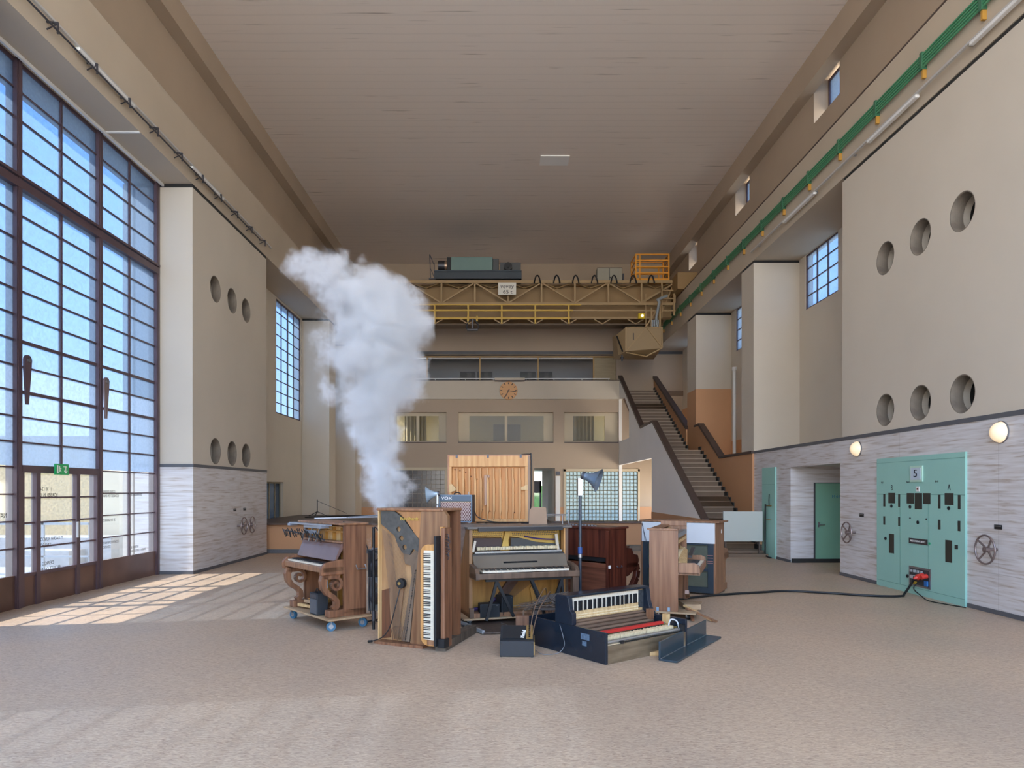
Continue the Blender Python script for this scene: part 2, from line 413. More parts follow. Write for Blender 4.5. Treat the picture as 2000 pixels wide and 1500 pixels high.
# ---- right side
def port_cut(hs): return [circ(a, b, 0.279) for a, b in hs]
RH = [(11.93, 3.02), (10.93, 3.02), (9.93, 3.02), (11.93, 5.62), (10.93, 5.62), (9.93, 5.62)]
st = struct('pillar', MB().slab(rect(-4, 13.43, 2.66, 7.58), port_cut(RH), 'yz', XR, XR + 0.3).box(XR + 0.3, 7.75, 13.28, 13.43, 2.66, 7.58), plaster, 'broad cream pier on the right wall with six round ports', 'pillar')
BX(XR + 0.02, 7.75, -4, 13.41, 7.58, TOP).build('joint', gap_m, st)
struct('wall_right', MB().slab([(-4, 0), (13.52, 0), (13.52, 2.17), (15.85, 2.17), (15.85, 0), (18.14, 0), (18.14, 2.6), (-4, 2.6)], [], 'yz', XR, XR + 0.3), trav)
struct('trim_5', BX(XR - 0.012, XR + 0.02, -4, 18.16, 2.6, 2.665), dark_trim)
struct('trim_6', BX(XR, 7.75, -4, 18.16, 2.6, 2.66), plaster)
struct('wall_right_upper', MB().slab(rect(13.3, 30.2, 2.0, TOP), [rect(16.1, 17.83, 6.25, 7.64), rect(21.4, 23.15, 6.25, 7.64), rect(27.5, 29.25, 6.25, 7.64)], 'yz', 7.75, 7.95), plaster)
struct('baseboard_right', BX(XR - 0.014, XR + 0.01, -4, 9.8, 0, 0.06).box(XR - 0.014, XR + 0.01, 12.17, 13.52, 0, 0.06).box(XR - 0.014, XR + 0.01, 15.85, 16.66, 0, 0.06).box(XR - 0.014, XR + 0.01, 17.52, 18.14, 0, 0.06), dark_trim)
def rpier(y0, y1, zb, nm, dado):
    st = struct('pillar', BX(XR, 7.75, y0, y1, zb, 7.58), plaster, nm, 'pillar')
    BX(XR + 0.02, 7.75, y0 + 0.02, y1 - 0.02, 7.58, TOP).build('joint', gap_m, st)
    if dado: BX(XR - 0.006, 7.75, y0 - 0.006, y1, zb, dado).build('dado', orange_m, st)
rpier(18.18, 19.1, 2.66, 'cream pier rising above the travertine wall end', 0)
rpier(23.6, 24.7, 2.6, 'cream pier with ochre dado beside the stair landing', 5.07)
struct('wall_recess_dado', BX(7.735, 7.76, 18.9, 30.0, 2.0, 3.3), orange_m)
struct('wall_recess_dado', BX(7.73, 7.76, 24.7, 30.0, 3.0, 5.1), orange_m)
struct('floor_side_landing', BX(XR, 7.75, 18.14, 23.6, 2.0, 2.3), plaster_white)
# niche with green door
struct('wall_niche', BX(XR + 0.3, 9.2, 15.85, 16.0, 0, 2.4).box(9.0, 9.2, 13.3, 15.9, 0, 2.4).box(XR + 0.3, 9.2, 13.3, 13.5, 0, 2.4).box(XR + 0.3, 9.2, 13.4, 16.0, 2.17, 2.4), trav)
struct('floor_niche', BX(XR + 0.31, 9.0, 13.5, 15.85, -0.1, 0.004), floor_m)
struct('trim_7', BX(XR + 0.02, 9.0, 15.78, 15.85, 0, 0.09), gap_m)
d = struct('door_1', None, None, 'green metal door with small blue lettering in the travertine niche', 'door')
BX(7.09, 8.05, 15.80, 15.85, 0.09, 1.80).build('door_leaf', mint_dark, d)
BX(7.075, 7.09, 15.79, 15.85, 0.09, 1.815).box(7.09, 8.05, 15.79, 15.85, 1.80, 1.815).build('door_frame', dark_steel, d)
MB().cyl((7.17, 15.80, 0.86), (7.17, 15.74, 0.86), 0.012).cyl((7.17, 15.745, 0.86), (7.28, 15.745, 0.86), 0.01).box(7.15, 7.19, 15.79, 15.80, 0.8, 0.92).build('handle', steel, d, smooth=True)
text('M 6 U', 0.09, mat('blue lettering', '2b7aa0', 0.5), TM((7.58, 15.795, 1.5), (1, 0, 0), (0, 0, 1)), d)

# ---- round ports
def port(x, y, z, sgn, label):
    t = thing('ventilation_port', label, 'vent', (x, y, z), 0, 'round concrete ports in the pier walls')
    MB().lathe([(0.279, -0.002), (0.262, -0.004), (0.255, -0.02), (0.25, -0.17), (0.25, -0.18)], axis=(sgn, 0, 0), n=32).build('rim', concrete, t, smooth=True)
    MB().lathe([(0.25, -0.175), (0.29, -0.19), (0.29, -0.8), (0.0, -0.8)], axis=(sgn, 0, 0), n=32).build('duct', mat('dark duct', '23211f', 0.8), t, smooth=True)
od = ['farthest from camera', 'in the middle', 'nearest the camera']
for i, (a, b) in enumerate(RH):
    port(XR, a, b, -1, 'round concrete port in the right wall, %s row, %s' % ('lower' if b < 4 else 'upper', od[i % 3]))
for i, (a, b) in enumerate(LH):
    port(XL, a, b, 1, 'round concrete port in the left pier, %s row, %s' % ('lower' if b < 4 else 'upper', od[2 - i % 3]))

# ---- windows in x planes
def grid_window(name, x, y0, y1, z0, z1, ys, zs, label, g=glass_frost, fw=0.05, bw=0.022, fm=win_steel):
    r = struct(name, None, None, label, 'window')
    b = MB()
    b.box(x - .03, x + .03, y0, y0 + fw, z0, z1).box(x - .03, x + .03, y1 - fw, y1, z0, z1).box(x - .03, x + .03, y0 + fw, y1 - fw, z0, z0 + fw).box(x - .03, x + .03, y0 + fw, y1 - fw, z1 - fw, z1)
    b.build('window_frame', fm, r)
    b = MB()
    for q in ys:
        q, ww = q if isinstance(q, tuple) else (q, bw)
        b.box(x - .02, x + .02, q - ww / 2, q + ww / 2, z0, z1)
    for q in zs: b.box(x - .016, x + .016, y0, y1, q - bw / 2, q + bw / 2)
    b.build('glazing_bars', fm, r)
    BX(x - .004, x + .004, y0 + .01, y1 - .01, z0 + .01, z1 - .01).build('glass', g, r)
    return r
wn = 3
for k, (a, b_) in enumerate(((21.6, 24.3), (25.9, 28.6))):
    m_ = (a + b_) / 2
    grid_window('window_%d' % wn, -7.1, a, b_, 4.04, 7.6, [(m_, .07), m_ - .66, m_ + .66], [4.04 + .356 * i for i in range(1, 10)], 'tall gridded steel window in the left wall, %s' % ('before the narrow pier' if k == 0 else 'past the narrow pier')); wn += 1
for k, (a, b_) in enumerate(((16.1, 17.83), (21.4, 23.15), (27.5, 29.25))):
    grid_window('window_%d' % wn, 7.8, a, b_, 6.25, 7.64, [a + .577, a + 1.155], [6.25 + .3475 * i for i in (1, 2, 3)], ('near', 'middle', 'far')[k] + ' gridded window high in the right wall recesses', g=glass_frost, fw=.035, bw=.026); wn += 1
for k, (a, b_) in enumerate(uw):
    grid_window('window_%d' % wn, 7.72, a + .05, b_, 10.6, 11.33, [(a + b_) / 2], [], ('off side', 'nearest', 'second', 'third')[k] + ' small clerestory window above the crane beam at right', g=glass_frost, fw=.06, bw=.03); wn += 1
r = grid_window('window_%d' % wn, -7.15, 20.75, 22.3, 0.45, 1.9, [21.27, 21.8], [], 'small low window in the left recess beside the platform', fw=.05, bw=.06, g=glass_dark, fm=mat('olive frame', '8f846c', .5)); wn += 1

# ---- big glazing
WX = -6.79
def big_glazing(name, ys, label, doors=False, upper=None):
    r = struct(name, None, None, label, 'window')
    y0, y1 = ys[0], ys[-1]
    b = MB()
    for q in ys:
        b.box(WX - .10, WX + .06, q - .055, q + .055, 0, TOP).box(WX + .06, WX + .075, q - .035, q + .035, 0, TOP)
    b.build('mullion_posts', win_steel, r)
    BX(WX - .1, WX + .08, y0, y1, 5.86, 5.98).box(WX + .02, WX + .1, y0, y1, 6.0, 6.04).box(WX - .1, WX + .02, y0, y1, TOP - .06, TOP).build('transom', win_steel, r)
    b = MB(); fr = MB(); fl = MB(); cl = MB(); kp = MB()
    for i in range(len(ys) - 1):
        a, c = ys[i] + .055, ys[i + 1] - .055; m_ = (a + c) / 2; mid = doors and i == 1
        b.box(WX - .02, WX + .03, m_ - .016, m_ + .016, 1.97 if mid else 0.46, TOP)
        for k in range(1, 4): b.box(WX - .018, WX + .022, a, c, 6.04 + .4 * k - .011, 6.04 + .4 * k + .011)
        for k in range(0, 11):
            zz = 1.97 + .354 * k; hw = .022 if k in (3, 5) and i > 0 else .011
            b.box(WX - .018, WX + .025, a, c, zz - hw, zz + hw)
        fr.box(WX - .004, WX + .004, a, c, 3.4, TOP - .06)
        fl.box(WX - .004, WX + .004, a, c, 1.99, 3.4)
        if not mid:
            for k in range(1, 4): b.box(WX - .018, WX + .022, a, c, .46 + .3775 * k - .01, .46 + .3775 * k + .01)
            cl.box(WX - .003, WX + .003, a, c, .46, 1.97)
            kp.box(WX - .03, WX + .03, a, c, 0, .46)
    b.build('glazing_bars', win_steel, r); fr.build('frosted_glass', upper or glass_frost, r); fl.build('fluted_glass', glass_fluted, r)
    cl.build('clear_glass', glass_clear, r); kp.build('kick_plates', kick_m, r)
    return r
big = big_glazing('window_1', [8.25, 9.7, 11.66, 13.6], 'tall brown steel glazing wall beside the left pier', True)
big_glazing('window_2', [-1.1, .85, 2.8, 4.75], 'tall brown steel glazing wall on the left, beside the camera', upper=glass_mat('milky glass', 'aabcd2', 0.42, '808890', bump=0.04))
struct('wall_left_near', BX(-7.2, -6.7, -4, -1.1, 0, TOP), plaster)
struct('trim_8', MB().box(-6.68, -6.64, 8.2, 13.65, TOP - .05, TOP).box(-6.7, XL, 11.64, 11.68, TOP - .02, TOP), white_m)
# the glazed double door inside the glazing
d = struct('door_2', None, None, 'brown steel glazed entrance door below the green exit sign', 'door')
b = MB(); g = MB(); kp = MB()
segs = [(9.755, 10.1), (10.1, 11.05), (11.05, 11.605)]
b.box(WX - .03, WX + .07, 9.755, 11.605, 1.9, 2.0)
for a, c in segs:
    b.box(WX - .02, WX + .06, a, a + .045, 0, 1.92).box(WX - .02, WX + .06, c - .045, c, 0, 1.92).box(WX - .02, WX + .05, a, c, .42, .47)
    for k in range(1, 4): b.box(WX - .018, WX + .03, a, c, .46 + .36 * k - .012, .46 + .36 * k + .012)
    g.box(WX - .003, WX + .003, a + .04, c - .04, .46, 1.9); kp.box(WX - .02, WX + .03, a + .045, c - .045, .0, .43)
b.build('door_frame', win_steel, d); g.build('glass', glass_clear, d); kp.build('kick_plates', kick_m, d)
BX(WX + .06, WX + .1, 10.98, 11.02, .9, 1.15).build('handle', steel, d)
# mirrored vinyl writing on the panes (it is meant to be read from outside)
ink = mat('vinyl lettering', '3d3630', 0.6)
def glasstext(lines, y, z, s=.075):
    for i, q in enumerate(lines):
        o = text(q, s, ink, TM((WX + .012, y, z - i * s * 1.15), (0, -1, 0), (0, 0, 1)) @ Matrix.Diagonal((1, 1, 1, 1)), big, 'vinyl_lettering', ext=.0006, align='RIGHT', sx=.85)
# text is laid so that it reads correctly from outdoors (mirrored from inside)
glasstext(['11 30 12-05', 'BORBIER IN ICE'], 10.16, 1.66)
glasstext(['M.GAEHH RENCOM', 'ON LEON'], 10.16, .92)
glasstext(['DE PROD 50', 'PROJECT ON ALA'], 10.16, .56)
glasstext(['CONSI JEANNE-M', 'CONCERT EN SINAGE'], 11.74, 1.62, .065)
glasstext(['20 30 NARAR OUI'], 11.74, 1.13, .065)
glasstext(['30', 'CONTROCNI NAVOSI', 'CONTRONI'], 11.74, .82, .065)
glasstext(['GRAMMARDIES AI 30'], 12.62, 1.56, .06)
glasstext(['INTERNE 30 00', 'CINEMA CURIOUS ON DIS'], 12.62, .6, .06)
glasstext(['NAVE'], 9.3, 1.3, .1)

# exit sign, stay arms
t = thing('exit_sign', 'green exit sign with running figure and arrow above the glazed door', 'sign', (-6.62, 10.47, 1.95))
BX(-.03, .0, -.15, .15, -.07, .09).build('sign_box', mat('exit green', '1c8a4c', .4, emit='1c8a4c', estr=.15), t)
q = MB(); q.box(0, .003, .02, .10, .045, .055)
q.bar((.002, .075, .06), (.002, .075, -.035), .015, .003, (1, 0, 0)).bar((.002, .075, -.045), (.002, .04, -.01), .013, .003, (1, 0, 0)).bar((.002, .075, -.045), (.002, .11, -.01), .013, .003, (1, 0, 0))
q.build('arrow', white_text, t)
q = MB(); q.lathe([(0, .003), (.012, .002), (.012, 0)], (0, -.07, .05), (1, 0, 0), 10)
q.bar((.002, -.07, .04), (.002, -.06, .0), .02, .003, (1, 0, 0)).bar((.002, -.06, 0), (.002, -.03, -.03), .012, .003, (1, 0, 0)).bar((.002, -.06, 0), (.002, -.09, -.045), .012, .003, (1, 0, 0)).bar((.002, -.07, .03), (.002, -.03, .02), .01, .003, (1, 0, 0))
q.box(0, .002, -.13, -.10, -.05, .07)
q.build('running_figure', white_text, t)
BX(-.16, -.03, -.02, .02, .03, .06).build('bracket', white_m, t)
def stay(y, z, label, m):
    t = thing('window_stay', label, 'window hardware', (WX + .1, y, z), 0, 'hinged steel stays on the glazing posts')
    pts = [(0.075 * math.cos(a), 0.075 * math.sin(a)) for a in [i * PI / 10 - .1 for i in range(0, 12)]]
    MB().slab(pts + [(-.075, -.1), (-.03, -.62), (.01, -.62)], [circ(0, 0, .03, 16)], 'yz', 0, .03).build('arm', m, t)
    MB().cyl((-.02, 0, 0), (.05, 0, 0), .03, n=16).build('pin', steel, t, smooth=True)
stay(9.78, 3.47, 'dark teardrop steel stay on the left post of the glazing', win_steel)
stay(11.72, 3.47, 'lighter teardrop steel stay on the second post of the glazing', mat('worn steel', '82706e', .4, metal=.3))

# ---- back facade
BF = 30.0
hb = [rect(-4.2, 4.9, 6.3, 7.49), rect(-4.9, -2.43, 3.72, 5.0), rect(-1.92, 2.18, 3.72, 5.0), rect(2.65, 4.99, 3.72, 5.0),
      rect(-4.9, -2.4, 0.1, 2.6), rect(1.35, 2.25, 0.1, 2.6), rect(2.62, 5.85, 0.15, 2.55)]
struct('wall_back', MB().slab(rect(-7.2, 7.9, 0, 7.55), hb, 'xz', BF, BF + .3), back_m)
struct('balcony_parapet', BX(-4.9, 5.0, BF - .12, BF, 5.55, 6.34).box(-.35, .95, BF - .12, BF, 6.3, 6.47), plaster)
struct('trim_9', BX(-4.9, 5.0, BF - .13, BF + .1, 6.34, 6.365), brown_cap)
struct('wall_back_dado', BX(5.8, 6.5, BF - .02, BF, 0, .93).box(2.25, 2.62, BF - .01, BF, 0, .9).box(-6.1, -4.9, BF - .02, BF, 0, .9), orange_m)
struct('wall_balcony_room', BX(-5, 5.6, 34, 34.2, 5.7, 8.2).box(-5.2, -5, 30.3, 34.2, 5.7, 8.2).box(5.6, 5.8, 30.3, 34.2, 5.7, 8.2).box(-5, 5.6, 31.1, 33.2, 8.0, 8.2).box(-5, 5.6, 33.75, 34.2, 8.0, 8.2).box(-5, 5.6, 30.3, 34.2, 5.5, 5.75), mat('dim room grey', '9d948c', .8))  # gap in the roof added to let sky brighten the room
t = thing('balcony_railing', 'thin white rail along the balcony opening on both sides of the clock', 'railing', (0, 0, 0))
BX(-4.2, -.35, BF - .1, BF - .07, 6.42, 6.45).box(.95, 4.6, BF - .1, BF - .07, 6.42, 6.45).build('rail', white_m, t)
q = MB()
for x in (-4.1, -2.9, -1.6, -.4, 1.0, 2.2, 3.4, 4.55): q.box(x - .012, x + .012, BF - .09, BF - .07, 6.36, 6.44)
q.build('posts', white_m, t)
r = struct('window_%d' % wn, None, None, 'brown-grey glazed balcony opening with thin ochre posts', 'window'); wn += 1
ochre = mat('ochre posts', 'b08d55', .5)
BX(-4.2, 4.9, BF + .1, BF + .16, 7.38, 7.44).box(-3.3, -3.24, BF + .1, BF + .16, 6.3, 7.4).box(-1.02, -.96, BF + .1, BF + .16, 6.3, 7.4).box(1.5, 1.56, BF + .1, BF + .16, 6.3, 7.4).box(3.9, 3.96, BF + .1, BF + .16, 6.3, 7.4).build('window_frame', ochre, r)
BX(-3.24, 3.9, BF + .125, BF + .13, 6.3, 7.4).build('glass', glass_mat('greyish glass', 'd0cecb', .98, '555555', gloss=.01, rough=.15), r)
struct('wall_balcony_panel', BX(3.96, 4.9, BF + .2, BF + .25, 6.3, 7.45), mat('cream boards', 'a89a7e', .7, var=.1, vscale=8, stretch=(.3, 1, 3)))
for i, x in enumerate((-1.9, -1.14, .78, 1.52)):
    t = thing('monitor', 'black box monitor behind the balcony glass, %s' % ('leftmost of four', 'second from left of four', 'third from left of four', 'rightmost of four')[i], 'screen', (x, 30.8, 5.76), 0, 'black boxes behind the balcony glass')
    BX(0, .68, 0, .4, .2, 1.12).build('cabinet', black, t); BX(.32, .5, -.01, 0, .3, 1.08).build('face_strip', mat('greyish sheen', '4a4e48', .3), t)
    BX(.1, .58, .1, .3, 0, .2).build('base', black, t)
# clock
t = thing('wall_clock', 'round tan clock with black marks and hands on the balcony front', 'clock', (.245, BF - .13, 5.91))
MB().lathe([(0, -.03), (.37, -.03), (.385, -.015), (.385, 0)], axis=(0, 1, 0), n=48).build('dial', mat('clock tan', 'd9a36c', .5), t, smooth=True)
for k in range(12):
    a = k * PI / 6
    MB().bar((.27 * math.sin(a), -.035, .27 * math.cos(a)), (.35 * math.sin(a), -.035, .35 * math.cos(a)), .035, .01, (0, 1, 0)).build('hour_mark', black, t)
MB().bar((-.07, -.042, -.0), (.33, -.042, -.05), .025, .008, (0, 1, 0)).build('minute_hand', black, t)
MB().bar((.04, -.05, .07), (-.14, -.05, -.27), .035, .008, (0, 1, 0)).build('hour_hand', black, t)
# windows of the middle floor
cream_panel = mat('cream shutters', 'c9bca2', .6)
def xwin(x0, x1, z0, z1, panes, fx, label):
    global wn
    r = struct('window_%d' % wn, None, None, label, 'window'); wn += 1
    pn = [rect(a, b, z0 + .06, z1 - .14) for a, b in panes]
    MB().slab(rect(x0, x1, z0, z1), pn, 'xz', BF + .22, BF + .28).build('window_frame', cream_panel, r)
    BX(x0, x1, BF - .02, BF + .25, z0 - .04, z0).build('window_sill', brown_cap, r)
    for a, b in panes: BX(a, b, BF + .25, BF + .255, z0 + .05, z1 - .13).build('glass', glass_dim, r)
xwin(-4.9, -2.43, 3.72, 5.0, [(-4.6, -3.75), (-3.62, -2.78)], 0, 'left cream window of the middle floor, half hidden by smoke')
xwin(-1.92, 2.18, 3.72, 5.0, [(-1.45, .08), (.2, 1.77)], 0, 'wide central two-pane window of the middle floor')
xwin(2.65, 4.99, 3.72, 5.0, [(3.05, 4.42)], 0, 'right cream window of the middle floor beside the stair')
struct('wall_middle_room', BX(-5.2, 5.2, 33.2, 33.3, 3.4, 5.3).box(-5.2, 5.2, 30.3, 33.3, 3.3, 3.5), mat('warm room beige', 'c2b692', .8))
struct('wall_middle_room', BX(-5.2, 5.2, 30.45, 33.3, 5.3, 5.4), mat('warm room beige', 'c2b692', .8))  # roof stops short and room ends stay open to let light in
t = thing('display_board', 'dark framed picture panel seen through the central window', 'picture', (-.45, 33.1, 3.51))
BX(0, 1.3, 0, .06, 0, 1.25).build('panel', mat('dark picture', '5a5452', .5, var=.4, vscale=3), t)
curt = mat('pale curtain', 'b3aa92', .8)
for x0, lab in ((-4.4, 'left'), (3.1, 'right')):
    q = MB(); pts = [(x0 + i * .03, 31.2 + .05 * math.sin(i * 1.1)) for i in range(34)]
    for i in range(33):
        a, b = pts[i], pts[i + 1]
        q.bar((a[0], a[1], 4.25), (b[0], b[1], 4.25), .012, 1.45)
    tag(q.build('curtain', curt), 'pale curtain hanging behind the %s middle-floor window' % lab, 'curtain', 'curtains of the middle floor')
# ground floor openings
r = struct('window_%d' % wn, None, None, 'dark tinted tile-gridded window left of the pianos at the back', 'window'); wn += 1
q = MB()
for i in range(13): q.box(-4.9 + i * .2 - .01, -4.9 + i * .2 + .01, BF + .1, BF + .14, .1, 2.5)
for i in range(13): q.box(-4.9, -2.4, BF + .1, BF + .14, .1 + i * .2 - .01, .1 + i * .2 + .01)
q.build('glazing_bars', mat('pale grid', '8d857b', .6), r)
BX(-4.9, -2.4, BF + .12, BF + .13, .1, 2.5).build('glass', mat('smoked glass', '4c4a4c', .15), r)
BX(-4.9, -2.4, BF - .03, BF + .1, 2.5, 2.62).box(-2.5, -2.4, BF - .03, BF + .1, .1, 2.5).box(-4.9, -4.8, BF - .03, BF + .1, .1, 2.5).build('window_frame', cream_panel, r)
r = struct('window_%d' % wn, None, None, 'large pale blue glass block window under the stair', 'window'); wn += 1
q = MB()
for i in range(19):
    for j in range(14):
        x = 2.72 + i * .163; z = .16 + j * .163
        q.box(x + .018, x + .145, BF + .07, BF + .16, z + .018, z + .145)
o = q.build('glass_blocks', glass_block_m, r, bevel=.02)
q = MB()
for i in range(20): q.box(2.72 + i * .163 - .02, 2.72 + i * .163 + .02, BF + .09, BF + .15, .15, 2.46)
for j in range(15): q.box(2.72, 5.83, BF + .09, BF + .15, .16 + j * .163 - .02, .16 + j * .163 + .02)
q.build('mortar_grid', mat('olive mortar', '7d7a68', .8), r)
BX(2.62, 2.72, BF - .03, BF + .15, .15, 2.55).box(5.82, 5.9, BF - .03, BF + .15, .15, 2.55).box(2.62, 5.9, BF - .03, BF + .15, 2.45, 2.56).build('window_frame', cream_panel, r)
struct('wall_passage', BX(1.2, 1.35, 30.3, 37, 0, 2.8).box(2.25, 2.4, 30.3, 37, 0, 2.8).box(1.2, 2.4, 30.3, 37, 2.6, 2.8), plaster_white)
struct('floor_passage', BX(1.2, 2.4, 34, 37, -.1, 0), floor_m)
d = struct('door_3', None, None, 'narrow glazed door at the end of the back passage', 'door')
BX(1.35, 1.45, 35, 35.08, 0, 2.1).box(1.85, 1.95, 35, 35.08, 0, 2.1).box(1.35, 1.95, 35, 35.08, 1.5, 2.1).build('door_frame', dark_steel, d)
BX(1.45, 1.85, 35.03, 35.04, 0, 1.5).build('glass', glass_clear, d)
BX(1.95, 2.25, 34.6, 34.7, 0, 2.6).build('side_panel', plaster_white, d)
t = thing('wall_lamp', 'tall white vertical tube lamp on the post beside the passage', 'lamp', (2.37, BF - .03, .3))
BX(-.1, .1, -.05, .0, 0, 1.95).build('diffuser', white_m, t); BX(-.08, .08, -.05, .0, 2.0, 2.15).build('cap', dark_steel, t)
# hedge outdoors beyond the passage
tag(MB().box(.8, 3.4, 40, 41, 0, 1.9).build('hedge', mat('hedge green', '6f9a55', .9, col2='3c6a2e', vscale=9, bump=.6, bscale=12)), 'green hedge seen through the back passage', 'hedge', kind='stuff')

# projecting white booth at the left of the balcony
t = thing('projection_box', 'white boxed ledge projecting from the back left corner', 'wall box', (-6.07, 29.0, 5.6))
BX(0, 1.36, 0, .98, 0, .17).build('ledge', mat('white gloss', 'e4e6e8', .4), t)
MB().box(0, 1.25, .05, .98, .17, 1.12).build('screen', plaster_white, t)
BX(1.25, 1.33, .02, .1, .17, 1.15).build('edge_post', white_m, t)

# ---- staircase on the right
def flight(y0, z0, n, rise, run, x0=5.13, x1=6.5):
    pts = [(y0, z0)]
    for i in range(n):
        y = y0 + i * run; z = z0 + i * rise
        pts += [(y, z + rise - .035), (y - .03, z + rise - .035), (y - .03, z + rise), (y + run, z + rise)]
    pts = [p for p in pts]
    pts += [(y0 + n * run, z0 + (n - 1) * rise - .1), (y0 + run, z0 - .0)]
    return MB().slab(pts, [], 'yz', x0, x1)
s1 = struct('staircase', None, None, 'long brown stone staircase rising along the right wall to the balcony', 'staircase')
flight(17.65, 0, 20, .1475, .27).build('lower_flight', stairs_m, s1)
flight(24.4, 2.95, 20, .1475, .277).build('upper_flight', stairs_m, s1)
BX(5.13, 6.5, 23.05, 24.4, 2.75, 2.95).build('landing', stairs_m, s1)
BX(5.13, 7.75, 29.9, 30.0, 5.7, 5.9).build('top_landing', stairs_m, s1)
q = MB()
for (y0, z0, n_, run) in ((17.65, 0, 20, .27), (24.4, 2.95, 20, .277)):
    for i in range(n_): q.box(5.14, 6.46, y0 + i * run - .036, y0 + i * run + .02, z0 + (i + 1) * .1475 - .022, z0 + (i + 1) * .1475 + .004)
q.build('step_nosings', mat('lit nosing edge', 'a89580', .5), s1)  # paler strips paint in the light caught by the tread edges
# dark zigzag skirting along the risers' right ends
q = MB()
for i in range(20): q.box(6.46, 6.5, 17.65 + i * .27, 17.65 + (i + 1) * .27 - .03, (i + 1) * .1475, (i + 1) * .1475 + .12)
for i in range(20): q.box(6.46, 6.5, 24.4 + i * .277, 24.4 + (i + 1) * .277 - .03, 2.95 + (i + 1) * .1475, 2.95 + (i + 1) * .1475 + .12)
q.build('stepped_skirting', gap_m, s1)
wl = [(17.45, 0), (17.45, .84), (23.3, 3.9), (25.3, 3.9), (30.0, 6.6), (30.0, 0)]
ol = [rect(23.4, 29.95, .05, 2.72), [(27.6, 3.72), (29.97, 3.72), (29.97, 5.55), (28.6, 5.45), (27.6, 4.84)]]
struct('wall_stair', MB().slab([(17.45, 0), (17.45, .84), (23.3, 3.9), (25.3, 3.9), (30.0, 6.5), (30.0, 0)], ol, 'yz', 5.0, 5.13), plaster_white)
struct('trim_10', MB().slab([(17.4, .84), (23.28, 3.9), (25.3, 3.88), (30.02, 6.5), (30.02, 6.6), (25.25, 3.97), (23.2, 3.97), (17.4, .93)], [], 'yz', 4.98, 5.15), brown_cap)
struct('trim_11', BX(4.99, 5.0, 17.45, 23.4, 0, .92), orange_m)
struct('wall_stair_right', MB().slab([(18.14, 0), (18.14, 2.6), (20.87, 2.6), (23.1, 3.78), (23.7, 3.78), (23.7, 2.9), (23.1, 2.9), (17.7, 0)], [], 'yz', 6.5, 6.62), orange_m)
struct('trim_12', MB().slab([(18.14, 2.6), (20.87, 2.6), (23.1, 3.78), (23.6, 3.78), (23.6, 3.84), (23.05, 3.86), (20.85, 2.67), (18.14, 2.67)], [], 'yz', 6.47, 6.66), brown_cap)
struct('wall_stair_upper', MB().slab([(24.7, 2.95), (24.7, 3.8), (30.3, 6.6), (30.3, 5.85), (24.9, 2.95)], [], 'yz', 6.5, 6.62), orange_m)
struct('trim_13', MB().slab([(24.65, 3.8), (30.3, 6.6), (30.3, 6.7), (24.6, 3.9)], [], 'yz', 6.46, 6.66), brown_cap)
struct('wall_stair_underside', BX(6.63, 7.75, 18.15, 18.3, 0, 2.59), orange_m)
t = thing('notice_board', 'blank pale grey-green board standing on the lowest stair steps', 'board', (0, 17.2, 0))
BX(5.45, 6.42, 0, .05, .38, 1.12).build('board_face', mat('pale green board', 'c4c9c2', .5), t)
for x in (5.5, 6.34): BX(x, x + .04, .05, .09, .08, .9).build('support_leg', brown_cap, t)
BX(6.38, 6.42, .05, .09, .3, 1.1).build('side_post', maple_early, t)
struct('stair_foot', BX(5.2, 6.5, 17.05, 17.65, 0, .08).box(5.2, 6.5, 17.35, 17.65, .08, .147), stairs_m)

# ---- white downpipe in recess
t = thing('drain_pipe', 'white vertical pipe in the right recess beside the ochre wall', 'pipe', (7.45, 22.4, 2.2))
MB().cyl((0, 0, 0), (0, 0, 3.35), .055).build('pipe', white_m, t, smooth=True); MB().cyl((0, 0, 3.3), (0, 0, 3.4), .075).build('collar', white_m, t, smooth=True)

# ---- low platform at the back left and parapet
struct('platform', BX(-7.03, 1.2, 18.2, 24.0, .0, .745), orange_m)
struct('trim_14', BX(-7.03, 1.3, 18.05, 24.05, .745, .79), brown_cap)
struct('trim_15', BX(-6.5, 1.2, 18.15, 18.2, 0, .1), dark_trim)
struct('wall_parapet', BX(1.2, 4.98, 19.0, 19.2, 0, .745), orange_m)
struct('trim_16', BX(1.2, 4.98, 18.93, 19.27, .745, .79), brown_cap)
struct('trim_17', BX(1.2, 4.98, 18.8, 19.0, 0, .16), concrete)

# ================================================================ WALL FITTINGS, RIGHT
def handwheel(x, y, z, sgn, label, g):
    t = thing('hand_wheel', label, 'hand wheel', (x, y, z), 0, g)
    m = mat('worn valve steel', '8a7a76', .35, metal=.6)
    ox = sgn * .16
    MB().torus((ox, 0, 0), (1, 0, 0), .19, .013, 32, 8).build('wheel_rim', m, t, smooth=True)
    for k in range(4):
        a = k * PI / 2 + .7
        MB().bar((ox - sgn * .03, .03 * math.cos(a), .03 * math.sin(a)), (ox, .185 * math.cos(a), .185 * math.sin(a)), .018, .018).build('spoke', m, t)
    MB().cyl((0, 0, 0), (ox + sgn * .02, 0, 0), .022, n=14).cyl((ox - sgn * .05, 0, 0), (ox + sgn * .01, 0, 0), .04, n=14).build('hub', m, t, smooth=True)
handwheel(XR, 12.95, .86, -1, 'steel hand wheel on travertine between niche and mint panel', 'valve wheels on the right wall')
handwheel(XR, 9.23, .86, -1, 'steel hand wheel on travertine nearest camera, right of mint panel', 'valve wheels on the right wall')
handwheel(XL + .015, 15.9, .83, 1, 'left one of two steel hand wheels on the left pier', 'valve wheels on the left pier')
handwheel(XL + .015, 16.42, .83, 1, 'right one of two steel hand wheels on the left pier', 'valve wheels on the left pier')
